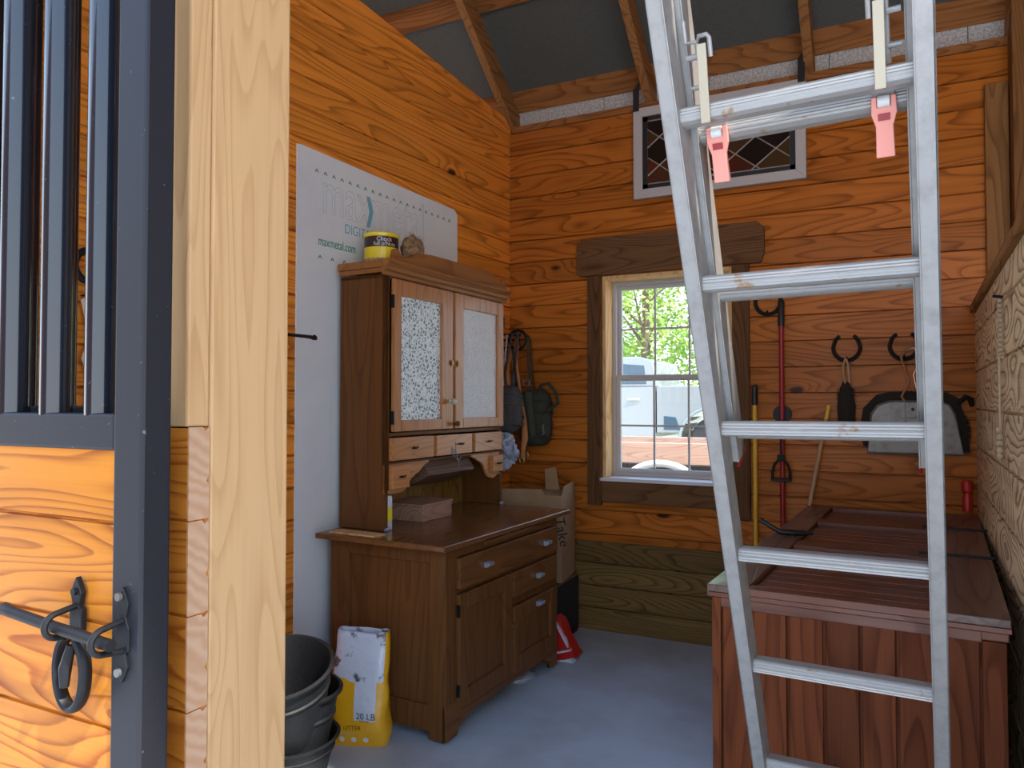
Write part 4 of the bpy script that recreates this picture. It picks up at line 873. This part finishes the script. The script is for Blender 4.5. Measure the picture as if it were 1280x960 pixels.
MB().tube([(-1.2, -.96, 1.05), (-1.4, -.975, 1.05)], .018, 8).build('door_handle', 'galv', T)
MB().tube([(x_, -.955, z_) for x_, z_ in ar], .025, 8).build('wheel_arch', 'truck', T)
for wx in (0, -3.45):
    for yy in (-.88, .68):
        wh = MB().lathe([(.22, 0), (.36, .01), (.385, .05), (.385, .17), (.36, .21), (.22, .21)], (wx, yy, .38), 36, 'Y').build('wheel', 'tyre', T)
        r2 = MB().lathe([(.23, 0), (.23, .03), (.20, .05), (.0, .04)], (wx, yy - .005, .38), 36, 'Y', cap=False)
        for a in range(0, 360, 60): r2.box(wx + .12 * math.cos(R(a)) - .03, wx + .12 * math.cos(R(a)) + .03, yy - .01, yy + .01, .38 + .12 * math.sin(R(a)) - .03, .38 + .12 * math.sin(R(a)) + .03)
        r2.build('rim', 'rim', wh)
TR = root('utility_trailer', (-1.87, 7.0, .095), 0, 'low utility trailer with plank side and white fender outside window', 'trailer')
MB().box(-1.6, 1.4, -.02, .02, .72, .92).build('side_board', 'trailer', TR, bevel=.005); MB().box(-1.6, 1.4, 1.2, 1.24, .72, .92).build('side_board', 'trailer', TR, bevel=.005)
MB().box(-1.6, 1.4, .0, 1.24, .60, .66).box(-1.6, 1.4, -.02, .04, .60, .71).build('deck', 'blackm', TR)
MB().tube([(.0 + .42 * math.cos(R(a)), -.22, .38 + .36 * math.sin(R(a))) for a in range(0, 181, 12)], .035, 8).build('fender', 'galv', TR)
for yy in (-.30, 1.34):
    wh = MB().lathe([(.18, 0), (.31, .01), (.33, .05), (.33, .14), (.31, .18), (.18, .18)], (0, yy, .33), 32, 'Y').build('wheel', 'tyre', TR)
    MB().lathe([(.19, -.002), (.0, .02)], (0, yy, .33), 32, 'Y', cap=False).build('rim', 'rim', wh)
def tree(name, x, y, hgt, rad, seed, label):
    r0 = root(name, (x, y, .45 + (y - 14) * .0104), 0, label, 'tree', 'trees beyond the truck'); rnd = random.Random(seed)
    t_ = MB().tube([(0, 0, -.1), (.1, 0, hgt * .4), (0, .1, hgt * .9)], [.16, .12, .04], 8)
    for i in range(7):
        a = rnd.uniform(0, 6.28); z = hgt * rnd.uniform(.25, .8); t_.tube([(0, 0, z), (rad * .7 * math.cos(a), rad * .7 * math.sin(a), z + hgt * .15)], [.05, .015], 6)
    t_.build('trunk', 'bark', r0)
    m = MB(); cl = [(rnd.uniform(-rad, rad), rnd.uniform(-rad, rad), hgt * rnd.uniform(.12, 1.0)) for i in range(46)]
    for i in range(6500):
        c = rnd.choice(cl); p = Vector(c) + Vector((rnd.gauss(0, .45), rnd.gauss(0, .45), rnd.gauss(0, .35)))
        if p.z < .15: p.z = .15 + rnd.random() * .3
        u = Vector((rnd.uniform(-1, 1), rnd.uniform(-1, 1), rnd.uniform(-.6, .6))).normalized(); v = u.cross(Vector((rnd.uniform(-1, 1), rnd.uniform(-1, 1), rnd.uniform(-1, 1)))).normalized(); s1, s2 = .085, .05
        m.add([p - u * s1, p + v * s2, p + u * s1, p - v * s2], [(0, 1, 2, 3)])
    o = m.build('foliage', 'leaf', r0, smooth=False); o['kind'] = 'stuff'
for i, (x, y, hh, rr) in enumerate([(-8.6, 24, 8, 1.9), (-6.0, 20, 7.5, 1.8), (-3.6, 24, 8, 1.9), (-1.6, 20, 7.0, 1.6)]):
    tree('leafy_tree', x, y, hh, rr, i + 3, ('leafy tree behind truck cab, at left edge of window view', 'bright green leafy tree above truck in middle of window', 'farther leafy tree behind truck bed, towards the ladder rail', 'leafy tree beyond tail of truck, at right edge of window view')[i])
